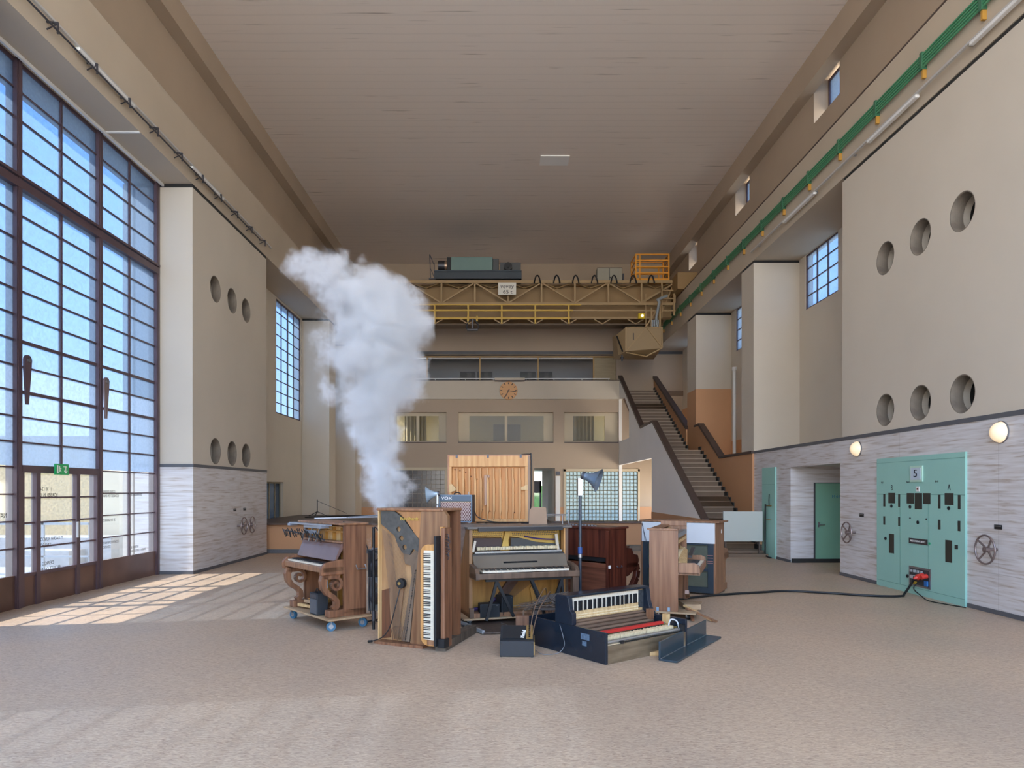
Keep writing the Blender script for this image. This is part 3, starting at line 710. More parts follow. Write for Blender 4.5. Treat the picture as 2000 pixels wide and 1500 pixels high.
for (x, y, z, sg, lb) in ((XR, 12.7, 1.19, -1, 'small black plate above the far right-wall hand wheel'), (XR, 9.2, 1.16, -1, 'small black plate above the near right-wall hand wheel'),
                      (XL + .015, 15.75, 1.2, 1, 'small black plate above the left hand wheel on the pier'), (XL + .015, 16.35, 1.2, 1, 'small black plate above the right hand wheel on the pier')):
    t = thing('name_plate', lb, 'plate', (x, y, z), 0, 'small black plates over the hand wheels')
    BX(min(0, sg * .01), max(0, sg * .01), -.07, .07, -.03, .03).build('plate', black, t)
    BX(min(sg * .008, sg * .012), max(sg * .008, sg * .012), -.06, .06, .005, .018).build('plate_lettering', steel, t)
for y, lb in ((12.85, 'round lit glass wall lamp above the far hand wheel'), (9.15, 'round lit glass wall lamp at upper right, nearest the camera')):
    t = thing('wall_lamp', lb, 'lamp', (XR, y, 2.41), 0, 'round globe lamps on the travertine')
    MB().lathe([(.0, .13), (.05, .125), (.1, .09), (.13, .045), (.14, .01), (.14, 0)], axis=(-1, 0, 0), n=32).build('globe', mat('lamp glass', 'eadcc4', .3, emit='ffdca8', estr=.35), t, smooth=True)
    MB().lathe([(.145, 0), (.148, .012), (.14, .018)], axis=(-1, 0, 0), n=32).build('rim', steel, t, smooth=True)
# mint control panel
t = thing('control_panel', 'large mint green switch panel with number 5 in the right wall', 'switch panel', (XR - .03, 0, 0))
BX(0, .05, 9.82, 12.14, .0, 2.19).build('panel_board', mint, t)
q = MB()
q.box(-.003, 0, 9.82, 12.14, 1.575, 1.583).box(-.003, 0, 9.82, 12.14, .1, .106).box(-.003, 0, 10.66, 10.667, .1, 1.58).box(-.003, 0, 11.42, 11.427, .1, 1.58).box(-.003, 0, 9.82, 12.14, 2.11, 2.115)
q.build('seams', mat('mint seam', '6b9a8c', .6), t)
slot = mat('dark slot', '33342f', .35)
def pz(cx, cy):    # from the close-up of the panel: y along the wall and height
    px = 1700 + cx * .2132; py = 870 + cy * .2133
    Y = 6.52 * 1360 / (px - 982); return Y, 1.65 - (py - 957) * Y / 1360
slots = [((120, 445), (137, 560)), ((166, 434), (226, 530)), ((256, 447), (274, 564)), ((120, 648), (136, 726)), ((256, 655), (274, 740)), ((171, 807), (217, 990)),
         ((334, 436), (402, 534)), ((408, 436), (474, 586)), ((483, 436), (551, 538)), ((622, 452), (643, 578)), ((682, 436), (762, 546)), ((803, 453), (826, 584)),
         ((621, 680), (643, 770)), ((802, 690), (825, 786)), ((688, 864), (748, 1075))]
for (a, b), (c, e) in slots:
    y1, zt = pz(a, b); y0, _ = pz(c, b); _, z0 = pz(a, e) if True else 0
    y_, z0 = pz(c, e); y_, ztr = pz(a, b)
    BX(-.004, .0, y0, y1, z0, zt).build('opening', slot, t)
for cx, cy in ((195, 555), (366, 562), (720, 575), (437, 704), (342, 1196), (366, 666), (515, 675), (141, 852)):
    y, z = pz(cx, cy); MB().cyl((-.012, y, z), (0, y, z), .028 if cy not in (666, 675) else .012, n=12).build('knob', black, t, smooth=True)
y1, zt = pz(357, 850); y0, z0 = pz(524, 912)
zt, z0 = .885, .80
BX(-.01, 0, y0, y1, z0, zt).build('name_strip', mat('dark strip', '3a3436', .4), t)
text('PRISES COURANT SERVICE', .042, white_text, TM((-.012, (y0 + y1) / 2, (zt + z0) / 2), (0, -1, 0), (0, 0, 1)), t, sx=.8, ext=.001)
BX(-.02, 0, 10.8, 11.12, 1.78, 2.03).build('number_frame', mat('pale mint frame', 'b9d8c4', .4), t)
BX(-.025, -.019, 10.83, 11.09, 1.81, 2.0).build('number_plate', mat('pale blue plate', 'bccbd6', .4), t)
text('5', .17, grey_text, TM((-.027, 10.96, 1.905), (0, -1, 0), (0, 0, 1)), t, sx=1.3)
for s_, cx, cy, sz in (('B', 196, 390, .13), ('A', 722, 387, .13), ('B5.2', 110, 340, .04), ('B5.4.3', 345, 335, .04), ('B5.4.5', 608, 330, .04)):
    y, z = pz(cx, cy); text(s_, sz, grey_text, TM((-.002, y, z), (0, -1, 0), (0, 0, 1)), t, sx=.8, ext=.001)
y, z = pz(437, 398); BX(-.01, 0, y - .04, y + .04, z - .04, z + .04).build('label_plate', white_m, t); BX(-.012, -.01, y - .02, y + .02, z - .012, z + .012).build('label_mark', mat('brown mark', '6a4030', .5), t)
y, z = pz(543, 898); MB().cyl((-.012, y, z), (0, y, z), .018, n=12).build('green_light', mat('green lens', '1f9a66', .3), t)
y, z = pz(790, 930); BX(-.01, 0, y - .03, y + .03, z - .03, z + .03).build('socket', slot, t)
# electrical niche
y1, zt = pz(357, 1178); y0, _ = pz(555, 1210); z0 = .13
BX(-.008, 0, y0, y1, z0, z0 + .31).build('niche_frame', steel, t)
BX(-.012, -.007, y0 + .03, y1 - .03, z0 + .03, z0 + .28).build('socket_board', mat('socket board', '3c3d40', .5), t)
q = MB()
for i in range(4): q.box(-.025, -.01, y1 - .1 - i * .09, y1 - .05 - i * .09, z0 + .22, z0 + .26)
q.box(-.03, -.01, y1 - .26, y1 - .06, z0 + .12, z0 + .17).build('sockets', mat('grey sockets', 'b0b4b6', .4), t)
BX(-.03, -.01, y1 - .22, y1 - .14, z0 + .04, z0 + .08).build('yellow_socket', mat('socket yellow', 'c9a528', .4), t)
BX(-.035, -.01, y0 + .05, y0 + .12, z0 + .04, z0 + .12).build('blue_socket', mat('socket blue', '2f6fb2', .4), t)
t = thing('power_plug', 'red power plugs pushed into the sockets of the mint panel', 'plug', (XR - .05, y0 + .16, z0 + .2))
MB().cyl((0, 0, 0), (-.1, 0, -.03), .04, .045, 16).cyl((0, -.09, .0), (-.09, -.09, -.02), .035, .035, 16).build('plug_body', mat('plug red', 'd23a30', .35), t, smooth=True)
MB().cyl((-.1, 0, -.03), (-.15, 0, -.05), .03, .015, 12).build('plug_collar', mat('plug red', 'd23a30', .35), t, smooth=True)
# narrow mint panel with pipe
t = thing('narrow_panel', 'narrow mint green panel with a black pipe beside the stairs', 'switch panel', (XR - .035, 0, 0))
BX(0, .033, 16.66, 17.5, 0, 2.2).build('panel_board', mint, t)
BX(-.003, 0, 16.66, 17.5, 1.78, 1.787).build('seams', mat('mint seam', '6b9a8c', .6), t)
MB().tube([(-.05, 17.14, 1.3), (-.05, 17.16, .9), (-.05, 17.16, .3), (-.06, 17.08, .05), (-.06, 16.75, .02)], .018).tube([(-.03, 16.95, 1.55), (-.03, 16.97, 1.4), (-.03, 16.96, 1.27)], .01).build('black_pipe', black, t, smooth=True)
MB().bar((-.02, 17.25, 1.27), (-.02, 16.85, 1.27), .02, .03).bar((-.03, 17.16, .93), (-.03, 16.85, .93), .015, .015).build('bracket', mat('brass', 'a08850', .4, metal=.6), t)

# ---- green pipes, light rails
t = thing('green_pipes', 'bundle of green conduits along the right crane beam', 'pipes', (0, 0, 0))
gp = mat('conduit green', '4f9068', .35)
for k in range(5):
    MB().cyl((XR - .06, -3, 8.19 + k * .047), (XR - .06, 28.3, 8.19 + k * .047), .017, n=8).build('conduit', gp, t, smooth=True)
yb = [8.1 + 1.34 * i for i in range(-5, 16)]
for y in yb:
    BX(XR - .085, XR - .001, y - .03, y + .03, 8.15, 8.42).build('clamp', mat('clamp green', '3c6c50', .5), t)
    BX(XR - .06, XR - .001, y - .02, y + .02, 8.02, 8.15).build('bracket', mat('bracket ochre', 'b98a3c', .5), t)
def light_rail(x, y0, y1, z, label, lamps, dark, sg):
    t = thing('light_rail', label, 'light rail', (x, 0, z))
    BX(-.02, .02, y0, y1, .0, .035).build('channel', mat('pale aluminium', 'c4c2be', .4, metal=.3), t)
    for a, b in lamps: BX(-.035, .035, a, b, -.05, .0).build('tube_lamp', white_m, t, bevel=.01)
    if dark:
        MB().cyl((sg * .06, y0, -.12), (sg * .06, y1 - 1.0, -.12), .014, n=8).build('cable_duct', dark_steel, t)
    y = y0 + .5
    while y < y1:
        q = MB()
        if dark: q.bar((-sg * .09, y, 0), (sg * .07, y, -.02), .022, .025).bar((sg * .06, y, -.02), (sg * .06, y, -.16), .022, .018).bar((-sg * .09, y, -.1), (sg * .05, y, -.03), .014, .014)
        else: q.bar((-sg * .08, y, .02), (0, y, .02), .03, .03)
        q.build('bracket', dark_steel if dark else steel, t); y += .9 if dark else 1.6
light_rail(XL + .09, -2.02, 18.0, 7.89, 'dark cable rail with white tube lamps on the left beam', [(9.8, 11.3), (13.4, 14.9), (6.0, 7.4)], True, 1)
light_rail(XR - .09, -2.02, 18.1, 7.82, 'white light rail with tube lamps on the right beam', [(8.0, 9.6), (10.85, 12.3), (14.4, 16.0)], False, -1)

# ================================================================ OUTDOORS
struct('ground', BX(-60, -7.0, -20, 60, -.3, -.05), mat('grey gravel', 'aeb0b2', .9, col2='84868a', vscale=3))
struct('ground', BX(-7, 20, 34.5, 60, -.3, -.05), mat('pale gravel', 'd8d2c8', .9))
struct('ground', BX(-7, 60, -60, -4, -.3, -.05), mat('pale gravel', 'd8d2c8', .9))  # unseen ground behind the camera, added to bounce sunlight onto the ceiling
struct('wall_outer_left', BX(-7.45, -7.25, 13.65, 17.9, 0, TOP).box(-7.45, -7.25, 4.8, 8.2, 0, TOP), plaster)
rough_m = mat('roughcast yellow render', 'b89f6e', .9, var=.25, vscale=14, bump=.8, bscale=14)
pale_ren = mat('pale render', 'c2b8a0', .9, var=.05, vscale=2)
tag(BX(-40, -9.9, 20.0, 20.6, -.1, 3.2).build('garden_wall', rough_m), 'yellowish roughcast wall outside the glazed door', 'wall')
tag(BX(-9.35, -7.4, 17.2, 18.6, -.1, 12).box(-10.1, -9.35, 17.2, 18.6, -.1, 3.6).build('building_wing', pale_ren), 'pale rendered wing of the building outside the glazing', 'building')
tag(BX(-7.8, -7.3, -4, 17, 8.0, 8.3).build('roof_eaves', pale_ren), 'pale eaves overhanging outside the tall glazing', 'eaves')
t = thing('outdoor_railing', 'grey steel railing outdoors seen through the door glass', 'railing', (0, 0, 0))
BX(-14, -8.2, 13.95, 14.0, .95, 1.0).box(-14, -8.2, 13.95, 14.0, .3, .33).build('rail', mat('grey paint', '8f9aa6', .4), t)
q = MB()
for i in range(7): q.box(-14 + i * .95, -13.95 + i * .95, 13.95, 14.0, -.05, 1.0)
q.build('posts', mat('grey paint', '8f9aa6', .4), t)
tag(MB().box(-12.5, -9, 16, 17, -.1, .55).box(-12.2, -9.6, 15.4, 16, -.1, .3).build('stone_steps', mat('pale stone', 'a6a8ac', .8, col2='8f9196', vscale=6, bump=.4)), 'pale stone blocks outdoors below the roughcast wall', 'steps')
#@@O1@@
# ================================================================ CRANE
cr = mat('crane beige', 'a88c62', .5, var=.06, vscale=2)
cr_d = mat('crane girder brown', '97794f', .55, var=.08, vscale=1)
yel = mat('safety yellow', 'c9a33c', .45)
org = mat('safety orange', 'e39a2c', .45)
CX0, CX1 = -6.0, 6.4
t = thing('overhead_crane', 'beige lattice bridge crane spanning the hall near the back wall', 'crane', (0, 25.9, 7.8))
MB().box(CX0, CX1, .55, .7, .42, 1.62).box(CX0, CX1, .45, .8, 1.58, 1.64).box(CX0, CX1, .45, .8, .38, .44).build('plate_girder', cr_d, t)
MB().box(CX0, CX1, 1.9, 2.05, .42, 1.62).build('plate_girder', cr_d, t)
MB().box(CX0, CX1, -.05, .05, 1.54, 1.64).build('top_chord', cr, t)
MB().box(CX0, CX1, -.04, .04, .72, .82).build('bottom_chord', cr, t)
q = MB(); sp_ = 1.24
for i in range(11):
    x = CX0 + i * sp_
    q.bar((x, 0, .8), (x, 0, 1.56), .06, .05)
q.build('truss_uprights', cr, t)
q = MB()
for i in range(10):
    x = CX0 + i * sp_
    if i % 2: q.bar((x, 0, .8), (x + sp_, 0, 1.56), .05, .05)
    else: q.bar((x, 0, 1.56), (x + sp_, 0, .8), .05, .05)
q.build('truss_diagonals', cr, t)
q = MB()
for i in range(11):
    x = CX0 + i * sp_
    q.bar((x, 0, 1.58), (x + .6, .5, 1.5), .05, .04).bar((x, 0, 1.58), (x - .6, .5, 1.5), .05, .04)
q.build('top_bracing', cr, t)
MB().box(-3.9, 2.9, -.16, -.12, .68, .72).box(-3.6, 2.6, -.17, -.11, .46, .52).box(-3.4, 2.5, -.17, -.11, .17, .23).build('yellow_walkway_rails', yel, t)
MB().box(CX0, -3.6, -.16, -.12, .46, .51).box(2.6, CX1, -.16, -.12, .46, .51).box(2.5, CX1 - .6, -.16, -.12, .18, .23).box(CX0, -3.4, -.16, -.12, .18, .23).build('walkway_rails', cr, t)
MB().box(CX0, 5.3, -.1, .5, -.04, .02).build('walkway_floor', mat('crane dark brown', '5d4a36', .6), t)  # walkway floor in its own darker brown
q = MB(); q2 = MB()
for i in range(9):
    x = -5.0 + i * 1.24
    if -3.7 < x < 2.8: q2.bar((x, -.14, 0), (x, -.14, .7), .06, .05)
    q.bar((x, -.1, .0), (x - .3, -.1, .18), .035, .035).bar((x, -.1, 0), (x + .3, -.1, .18), .035, .035)
q.build('walkway_struts', cr, t); q2.build('yellow_posts', yel, t)
MB().box(-6.6, -5.9, -.8, 2.4, 1.1, 1.7).box(6.3, 7.0, -.8, 2.4, 1.1, 1.7).build('end_carriages', cr_d, t)
q = MB()
for y in (-.4, 2.0):
    q.cyl((-6.3, y, 1.22), (-6.1, y, 1.22), .13, n=20).cyl((6.6, y, 1.24), (6.8, y, 1.24), .12, n=20)
q.build('wheels', dark_steel, t, smooth=True)
MB().bar((5.2, .2, .9), (6.3, .2, 1.5), .05, .05).bar((5.9, .1, .4), (6.4, .1, 1.6), .05, .05).box(6.3, 6.36, -.2, -.14, .3, 1.7).box(5.85, 6.35, -.2, -.14, 1.2, 1.24).box(5.85, 6.35, -.2, -.14, .9, .94).box(5.85, 5.9, -.2, -.14, .2, 1.5).build('end_ladder', cr, t)
for i, x in enumerate((1.28, 2.0, 2.7, 3.4, 4.12, 4.83, 5.5)):
    MB().tube([(x - .12, -.1, 1.5), (x - .07, -.1, 1.72), (x, -.1, 1.8), (x + .07, -.1, 1.72), (x + .12, -.1, 1.5)], .028).build('cable_loop', black, t, smooth=True)
s_ = BX(-.17, .49, -.22, -.19, 1.05, 1.5).build('sign_board', mat('sign cream', 'dedbd0', .5), t)
text('vevey', .22, grey_text, TM((.16, -.225, 1.36), (1, 0, 0), (.12, 0, 1)), s_, sx=1.0)
text('65 t', .19, grey_text, TM((.18, -.225, 1.15), (1, 0, 0), (0, 0, 1)), s_, sx=1.15)
# trolley
t = thing('crane_trolley', 'dark trolley with teal hoist housing standing on the crane bridge', 'hoist', (0, 26.0, 9.46))
MB().box(-2.55, .7, -.1, 1.9, .06, .34).box(-2.55, .7, -.14, -.08, .04, .1).box(-2.55, .7, -.14, -.08, .3, .36).build('trolley_frame', mat('trolley dark', '2e3a44', .45), t, bevel=.01)
BX(-1.95, -.38, .1, 1.2, .36, .93).build('hoist_housing', mat('hoist teal', '6f8b86', .45, var=.04, vscale=2), t, bevel=.02)
BX(-.38, -.15, .15, 1.1, .34, .88).build('gear_case', mat('trolley grey', '4c5052', .5), t, bevel=.02)
MB().cyl((-2.45, .5, .72), (-2.2, .5, .72), .19, n=24).build('motor_cap', dark_steel, t, smooth=True)
MB().cyl((-2.2, .5, .72), (-2.05, .5, .72), .17, n=24).build('motor_drum', mat('copper drum', 'c0a288', .35, metal=.5), t, smooth=True)
BX(-2.1, -1.93, .2, .9, .36, .95).build('motor_flange', black, t, bevel=.01)
MB().cyl((.2, .0, .55), (.2, .25, .55), .15, n=24).cyl((.2, -.03, .55), (.2, .0, .55), .06, n=16).build('brake_drum', black, t, smooth=True)
BX(-.1, .68, .2, 1.0, .34, .75).build('rear_case', mat('trolley grey', '4c5052', .5), t)
BX(-1.8, -1.3, .5, 1.0, .93, 1.02).build('top_vent', steel, t)
MB().bar((-2.68, -.1, .02), (-2.72, -.1, .95), .03, .03).bar((-2.55, -.1, .05), (-2.55, -.1, .62), .03, .03).bar((-2.72, -.1, .95), (-2.55, -.1, .55), .03, .03).bar((-2.7, -.1, .45), (-2.55, -.1, .1), .025, .025).box(-2.75, -2.5, -.12, -.06, .02, .08).build('end_guard', dark_steel, t)
# cable drum cabinet
t = thing('crane_cabinet', 'grey-beige electrical cabinet on the crane beside the orange cage', 'cabinet', (3.58, 26.4, 9.46))
BX(0, .95, 0, .4, -.0, .62).build('cabinet_body', mat('cabinet grey', '9c9787', .5), t, bevel=.01)
BX(.46, .475, -.01, 0, .05, .6).box(.0, .95, -.01, 0, .6, .62).build('door_seam', dark_steel, t); BX(.97, 1.02, .0, .1, .1, .4).build('side_vent', dark_steel, t)
MB().cyl((.5, -.02, .25), (.5, 0, .25), .02, n=8).build('latch', black, t)
# orange cage
t = thing('safety_cage', 'orange railed cage on the right end of the crane', 'railing', (4.95, 25.9, 9.45))
q = MB(); x1 = 1.22
for x in (0, x1):
    for y in (0, .9): q.bar((x, y, 0), (x, y, .98), .05, .05)
q.bar((.15, 0, 0), (.15, 0, .98), .04, .04).bar((.95, .45, .0), (.95, .45, .6), .04, .04)
q.build('posts', org, t)
q = MB()
for z in (.96, .74, .5, .27):
    q.bar((0, 0, z), (x1, 0, z), .045, .045).bar((0, .9, z), (x1, .9, z), .035, .035).bar((0, 0, z), (0, .9, z), .035, .035).bar((x1, 0, z), (x1, .9, z), .035, .035)
q.build('rails', org, t)
BX(0, x1, -.02, .9, 0, .07).build('cage_floor', org, t)
# hook
t = thing('crane_hook', 'dark hook block hanging from the yellow crane rail', 'hook', (-1.12, 25.76, 8.02))
MB().box(-.16, .16, -.05, .05, -.04, .02).box(-.2, -.14, -.05, .05, -.14, .06).box(.14, .2, -.05, .05, -.14, .06).build('hanger', yel, t)
MB().tube([(-.06, 0, -.05), (-.2, 0, -.25), (-.2, 0, -.4), (0, 0, -.46), (.2, 0, -.4), (.2, 0, -.25), (.06, 0, -.05)], .03, 8).build('hook_ring', dark_steel, t, smooth=True)
MB().box(-.035, .035, -.03, .03, -.4, -.02).box(-.2, .2, -.06, .06, -.48, -.42).build('hook_shank', dark_steel, t, bevel=.01)
# operator cabin
t = thing('crane_cabin', 'faceted beige crane operator cabin marked 1 under the bridge', 'cabin', (0, 25.3, 0))
xa, xb, zt, zb = 4.47, 5.78, 7.56, 6.55
V = [(xa - .27, .45, zt - .18), (xa, 0, zt), (xb, 0, zt), (xb, 1.4, zt), (xa - .27, 1.4, zt - .05), (xa - .2, .45, zb + .08), (xa, .0, zb + .14), (xa + .75, .3, zb + .08), (xb, .0, zb + .25), (xb - .25, .35, zb + .08), (xb, 1.4, zb + .1), (xa - .22, 1.4, zb + .1)]
q = MB(); vv = [q.bm.verts.new(v) for v in V]
bmesh.ops.convex_hull(q.bm, input=vv); q.build('cabin_shell', mat('cabin beige', '9c8460', .5), t)
q = MB(); cxm = (xa + xb) / 2 + .1
q.bar((cxm, -.02, zt), (xa, -.01, zb + .14), .05, .03).bar((cxm, -.02, zt), (xb, -.01, zb + .28), .05, .03).bar((xa, -.02, zt), (xb, -.02, zt), .05, .03).bar((xb, -.02, zt), (xb, -.02, zb + .25), .05, .03).bar((xa, -.02, zt), (xa, .0, zb + .14), .05, .03)
q.bar((xa + .02, .03, zb + .1), (xa + .8, .2, zb - .02), .05, .04).bar((xa + .8, .2, zb), (xb, .0, zb + .25), .05, .04)
q.build('cabin_ribs', cr, t)
MB().bar((xa - .28, .3, zt - .25), (xa - .1, .1, zb + .15), .05, .03).build('window_strip', black, t)
text('1', .36, grey_text, TM((xa + .27, -.015, zt - .35), (1, 0, 0), (0, 0, 1)), t, 'number', ext=.005)
q = MB(); q.bar((xa + .95, .1, zt), (xa + .95, .1, 8.3), .05, .05).bar((xb - .05, .1, zt), (xb - .05, .1, 8.65), .06, .06).bar((xb - .6, .1, zt), (xb - .1, .1, 8.3), .04, .04).bar((xa + .75, .1, zt), (xa + .75, .1, 8.8), .025, .025).bar((xb - .35, 1.2, zt), (xb - .05, 1.2, 8.7), .04, .04)
q.build('hangers', cr, t)
MB().tube([(xb - .15, 0, zt + .02), (xb - .2, 0, zt + .3), (xb - .1, 0, zt + .9), (xb - .15, 0, zt + 1.0), (xb + .2, 0, zt + 1.15)], .05, 8).build('hose', mat('grey hose', '8c9296', .4), t, smooth=True)
q = MB()
for k in range(4): q.box(xb - .36 + k * .07, xb - .31 + k * .07, .05, .1, zt + .02 + .03 * (k % 2), zt + .28)
q.build('control_levers', mat('pale levers', '9aa4ac', .4), t)
MB().cyl((xa - .12, .1, zb + .02), (xa - .12, .1, zb - .2), .03, n=10).cyl((xa - .12, .1, zb - .06), (xa - .12, .1, zb - .1), .06, n=10).build('pendant', dark_steel, t, smooth=True)
t = thing('floodlight', 'small yellow lamp glowing above the crane cabin', 'lamp', (5.1, 25.55, 8.05))
MB().box(-.12, .12, 0, .12, -.11, .09).build('lamp_housing', mat('lamp yellow', 'd8b818', .4), t, bevel=.01)
MB().cyl((.02, -.012, 0), (.02, .0, 0), .045, n=16).build('lens', mat('lit lens', 'fff2c8', .3, emit='fff0b8', estr=2.5), t)

# ================================================================ PIANOS
walnut = wood('walnut veneer', '8a5f43', '5f3c2a')
walnut_l = wood('light walnut', '9a7052', '76523a', .4)
oak = wood('dull brown oak', '6d5646', '4c3b30', .35)
mahog = wood('mahogany', '5c2f22', '3a1b15', .3)
mahog_f = wood('faded mahogany', '7a4a36', '542f22', .4, stretch=(.9, 14, 14))
spruce = wood('spruce', 'd3a168', 'b98048', .55)
spruce_l = wood('pale spruce', 'd8b582', 'bf9560', .55)
maple = wood('honey maple', 'c9955a', 'ab763c', .4)
navy = mat('blue black lacquer', '1d2530', .22, var=.3, vscale=2)
gold = mat('gilt iron plate', 'b8954a', .42, metal=.35, var=.1, vscale=6)
golds = wood('ochre soundboard', 'b4823c', '95682c', .5)
iron = mat('grey iron plate', '565450', .5, metal=.3, var=.25, vscale=18)
ivory = mat('ivory keys', 'e0d6c2', .3)
felt_red = mat('red felt', 'b3261e', .9)
felt_purple = mat('purple felt', '42305e', .9)
felt_cream = mat('cream hammers', 'd9c6a0', .8, var=.15, vscale=30)
copper = mat('copper strings', '6e5440', .5, metal=.2)
ply = wood('plywood', 'b89a78', '9b7d5c', .6, stretch=(3, 3, 3))

def keyboard(parent, M, Wd, n=52, Lw=.13, Lb=.085, th=.018, name='keyboard'):
    """row of single keys: x along the keyboard, -y towards the player, z up; M places it in its piano"""
    k = bpy.data.objects.new(name, None); COL.objects.link(k); k.parent = parent; k.matrix_local = M
    kw = Wd / n
    a = BX(0, kw * .93, -Lw, 0, 0, th).build('white_key', ivory, k)
    b = MB().box(-kw * .24, kw * .24, -Lb, 0, th, th * 1.75).build('black_key', satin_black, k)
    fa = fb = False
    for i in range(n):
        if i: o = a.copy(); COL.objects.link(o); o.parent = k
        else: o = a
        o.location = (i * kw, 0, 0)
        if i and (i + 5) % 7 in (1, 2, 4, 5, 6):
            if fb: o = b.copy(); COL.objects.link(o); o.parent = k
            else: o = b; fb = True
            o.location = (i * kw, Lw - Lb - (Lw - Lb), 0)
    return k
def Tr(x, y, z): return Matrix.Translation((x, y, z))
def rods(pts, r, name, m, parent, n=5):
    q = MB()
    for a, b in pts: q.cyl(a, b, r, n=n, caps=False)
    return q.build(name, m, parent)

# ---- 1 wooden dolly with blue castors and the scroll-legged piano
A = math.radians(-49.5)
def dolly(name, label, loc, rz, x0, x1, y0, y1, th, wh, wm, bm_, cast, group='furniture dollies'):
    t = thing(name, label, 'dolly', loc, rz, group)
    BX(x0, x1, y0, y1, wh, wh + th).build('deck', bm_, t, bevel=.004)
    for (x, y, a) in cast:
        c = MB().box(x - .03, x + .03, y - .03, y + .03, wh - .012, wh).build('castor_bracket', steel, t)
        dx, dy = math.cos(a), math.sin(a); r_ = wh * .42
        MB().bar((x - dy * .022, y + dx * .022, wh - .01), (x - dy * .022, y + dx * .022, r_), .03, .004, (dx, dy, 0)).bar((x + dy * .022, y - dx * .022, wh - .01), (x + dy * .022, y - dx * .022, r_), .03, .004, (dx, dy, 0)).build('castor_fork', steel, c)
        MB().cyl((x - dy * .016, y + dx * .016, r_), (x + dy * .016, y - dx * .016, r_), r_, n=20).build('castor_wheel', wm, c, smooth=True)
        MB().cyl((x - dy * .02, y + dx * .02, r_), (x + dy * .02, y - dx * .02, r_), r_ * .5, n=14).build('castor_hub', steel, c, smooth=True)
    return t
blue_w = mat('blue castor', '33627f', .5)
dolly('piano_dolly', 'plywood dolly on blue castors under the scroll-legged piano', (-2.60, 9.08, 0), A, -.07, 1.2, -.24, .34, .022, .13, blue_w, ply, [(.06, -.16, .3), (1.1, -.16, 1.2), (1.1, .26, .6), (.06, .26, .5)])
t = thing('upright_piano', 'small walnut upright piano with scroll legs standing on a dolly', 'piano', (-2.60, 9.08, .153), A, 'pianos of the heap')
P1 = t; W1, D1, H1 = 1.11, .30, 1.10
BX(W1 - .03, W1, 0, D1, .04, H1 - .02).build('side_panel', walnut, t)
BX(0, .03, 0, D1, .04, H1 - .02).build('side_panel', walnut, t)
BX(.03, W1 - .03, D1 - .03, D1, .04, H1 - .02).build('back_board', spruce, t)
BX(-.04, W1 + .02, -.06, D1 + .02, H1 - .02, H1 + .005).build('lid', walnut_l, t, bevel=.006)
BX(.03, W1 - .03, .1, .12, .62, H1 - .05).build('inner_board', spruce_l, t)
q = MB()
for i in range(5): q.box(.06 + i * .21, .085 + i * .21, .06, .1, .64, H1 - .06)
q.box(.03, W1 - .03, .05, .1, .98, 1.0).build('action_frame', golds, t)
BX(.03, W1 - .03, -.02, .12, .575, .62).build('key_slip_back', walnut, t)
BX(.0, W1, -.27, -.0, .53, .60).build('keybed', walnut_l, t, bevel=.008)
q = MB()
for x in (0, W1 - .045): q.slab([(-.29, .50), (0, .50), (0, .68), (-.10, .67), (-.24, .645), (-.30, .58)], [], 'yz', x, x + .045)
q.build('cheeks', walnut, t, bevel=.008)
keyboard(t, Tr(.07, -.11, .602), W1 - .14)
q = MB().slab([(-.10, .66), (-.085, .65), (.03, .84), (.045, .87), (.0, .875), (-.02, .85)], [], 'yz', .035, W1 - .035); q.build('fallboard', mat('polished walnut', '7c6058', .18, var=.2, vscale=2), t)
BX(.02, W1 - .02, -.03, .06, .865, .885).build('fallboard_moulding', walnut_l, t, bevel=.004)
BX(.0, W1, -.0, D1, .0, .05).build('bottom_board', walnut, t)
q = MB()
for x in (0, W1 - .12): q.box(x, x + .12, -.19, D1, 0, .085)
q.build('feet', walnut, t, bevel=.008)
BX(.03, W1 - .03, .22, .24, .05, .53).build('lower_panel', mat('inner brown', '6b4a35', .6, var=.2, vscale=3), t)
BX(.30, .33, .16, .22, .05, .53).box(.62, .65, .16, .22, .05, .53).build('inner_posts', golds, t)
MB().cyl((.45, .12, .05), (.45, .12, .53), .008, n=8).build('pedal_rod', steel, t, smooth=True)
def scroll(x):
    c = [(-.22, .5), (-.245, .43), (-.235, .35), (-.19, .285), (-.12, .24), (-.075, .19), (-.07, .13), (-.10, .1), (-.12, .085)]
    q = MB(); th = .075
    P_ = []
    for i in range(len(c) - 1):
        for k in range(4):
            f = k / 4; P_.append(Vector((c[i][0] * (1 - f) + c[i + 1][0] * f, c[i][1] * (1 - f) + c[i + 1][1] * f)))
    P_.append(Vector(c[-1]))
    L_ = []; R_ = []
    for i, p in enumerate(P_):
        d = (P_[min(i + 1, len(P_) - 1)] - P_[max(i - 1, 0)]).normalized(); n_ = Vector((-d.y, d.x)); wd = .04 - .012 * math.sin(i / len(P_) * PI)
        L_.append(tuple(p + n_ * wd)); R_.append(tuple(p - n_ * wd))
    q.slab(L_ + R_[::-1], [], 'yz', x, x + th)
    # upper inner curl
    cu = []
    for i in range(26):
        a = PI * .5 - i * .30; r_ = .085 * (1 - i / 34)
        cu.append((-.085 + r_ * math.cos(a + PI) * -1, .38 + r_ * math.sin(a) * 1.0))
    for i in range(len(cu) - 1):
        q.bar((x + th / 2, cu[i][0], cu[i][1]), (x + th / 2, cu[i + 1][0], cu[i + 1][1]), .032, th * .9, (1, 0, 0))
    q.slab([(-.24, .50), (-.03, .50), (-.05, .46), (-.10, .455), (-.2, .45), (-.25, .46)], [], 'yz', x, x + th)
    return q
for x in (.02, W1 - .095): scroll(x).build('scroll_leg', walnut, t, bevel=.004)
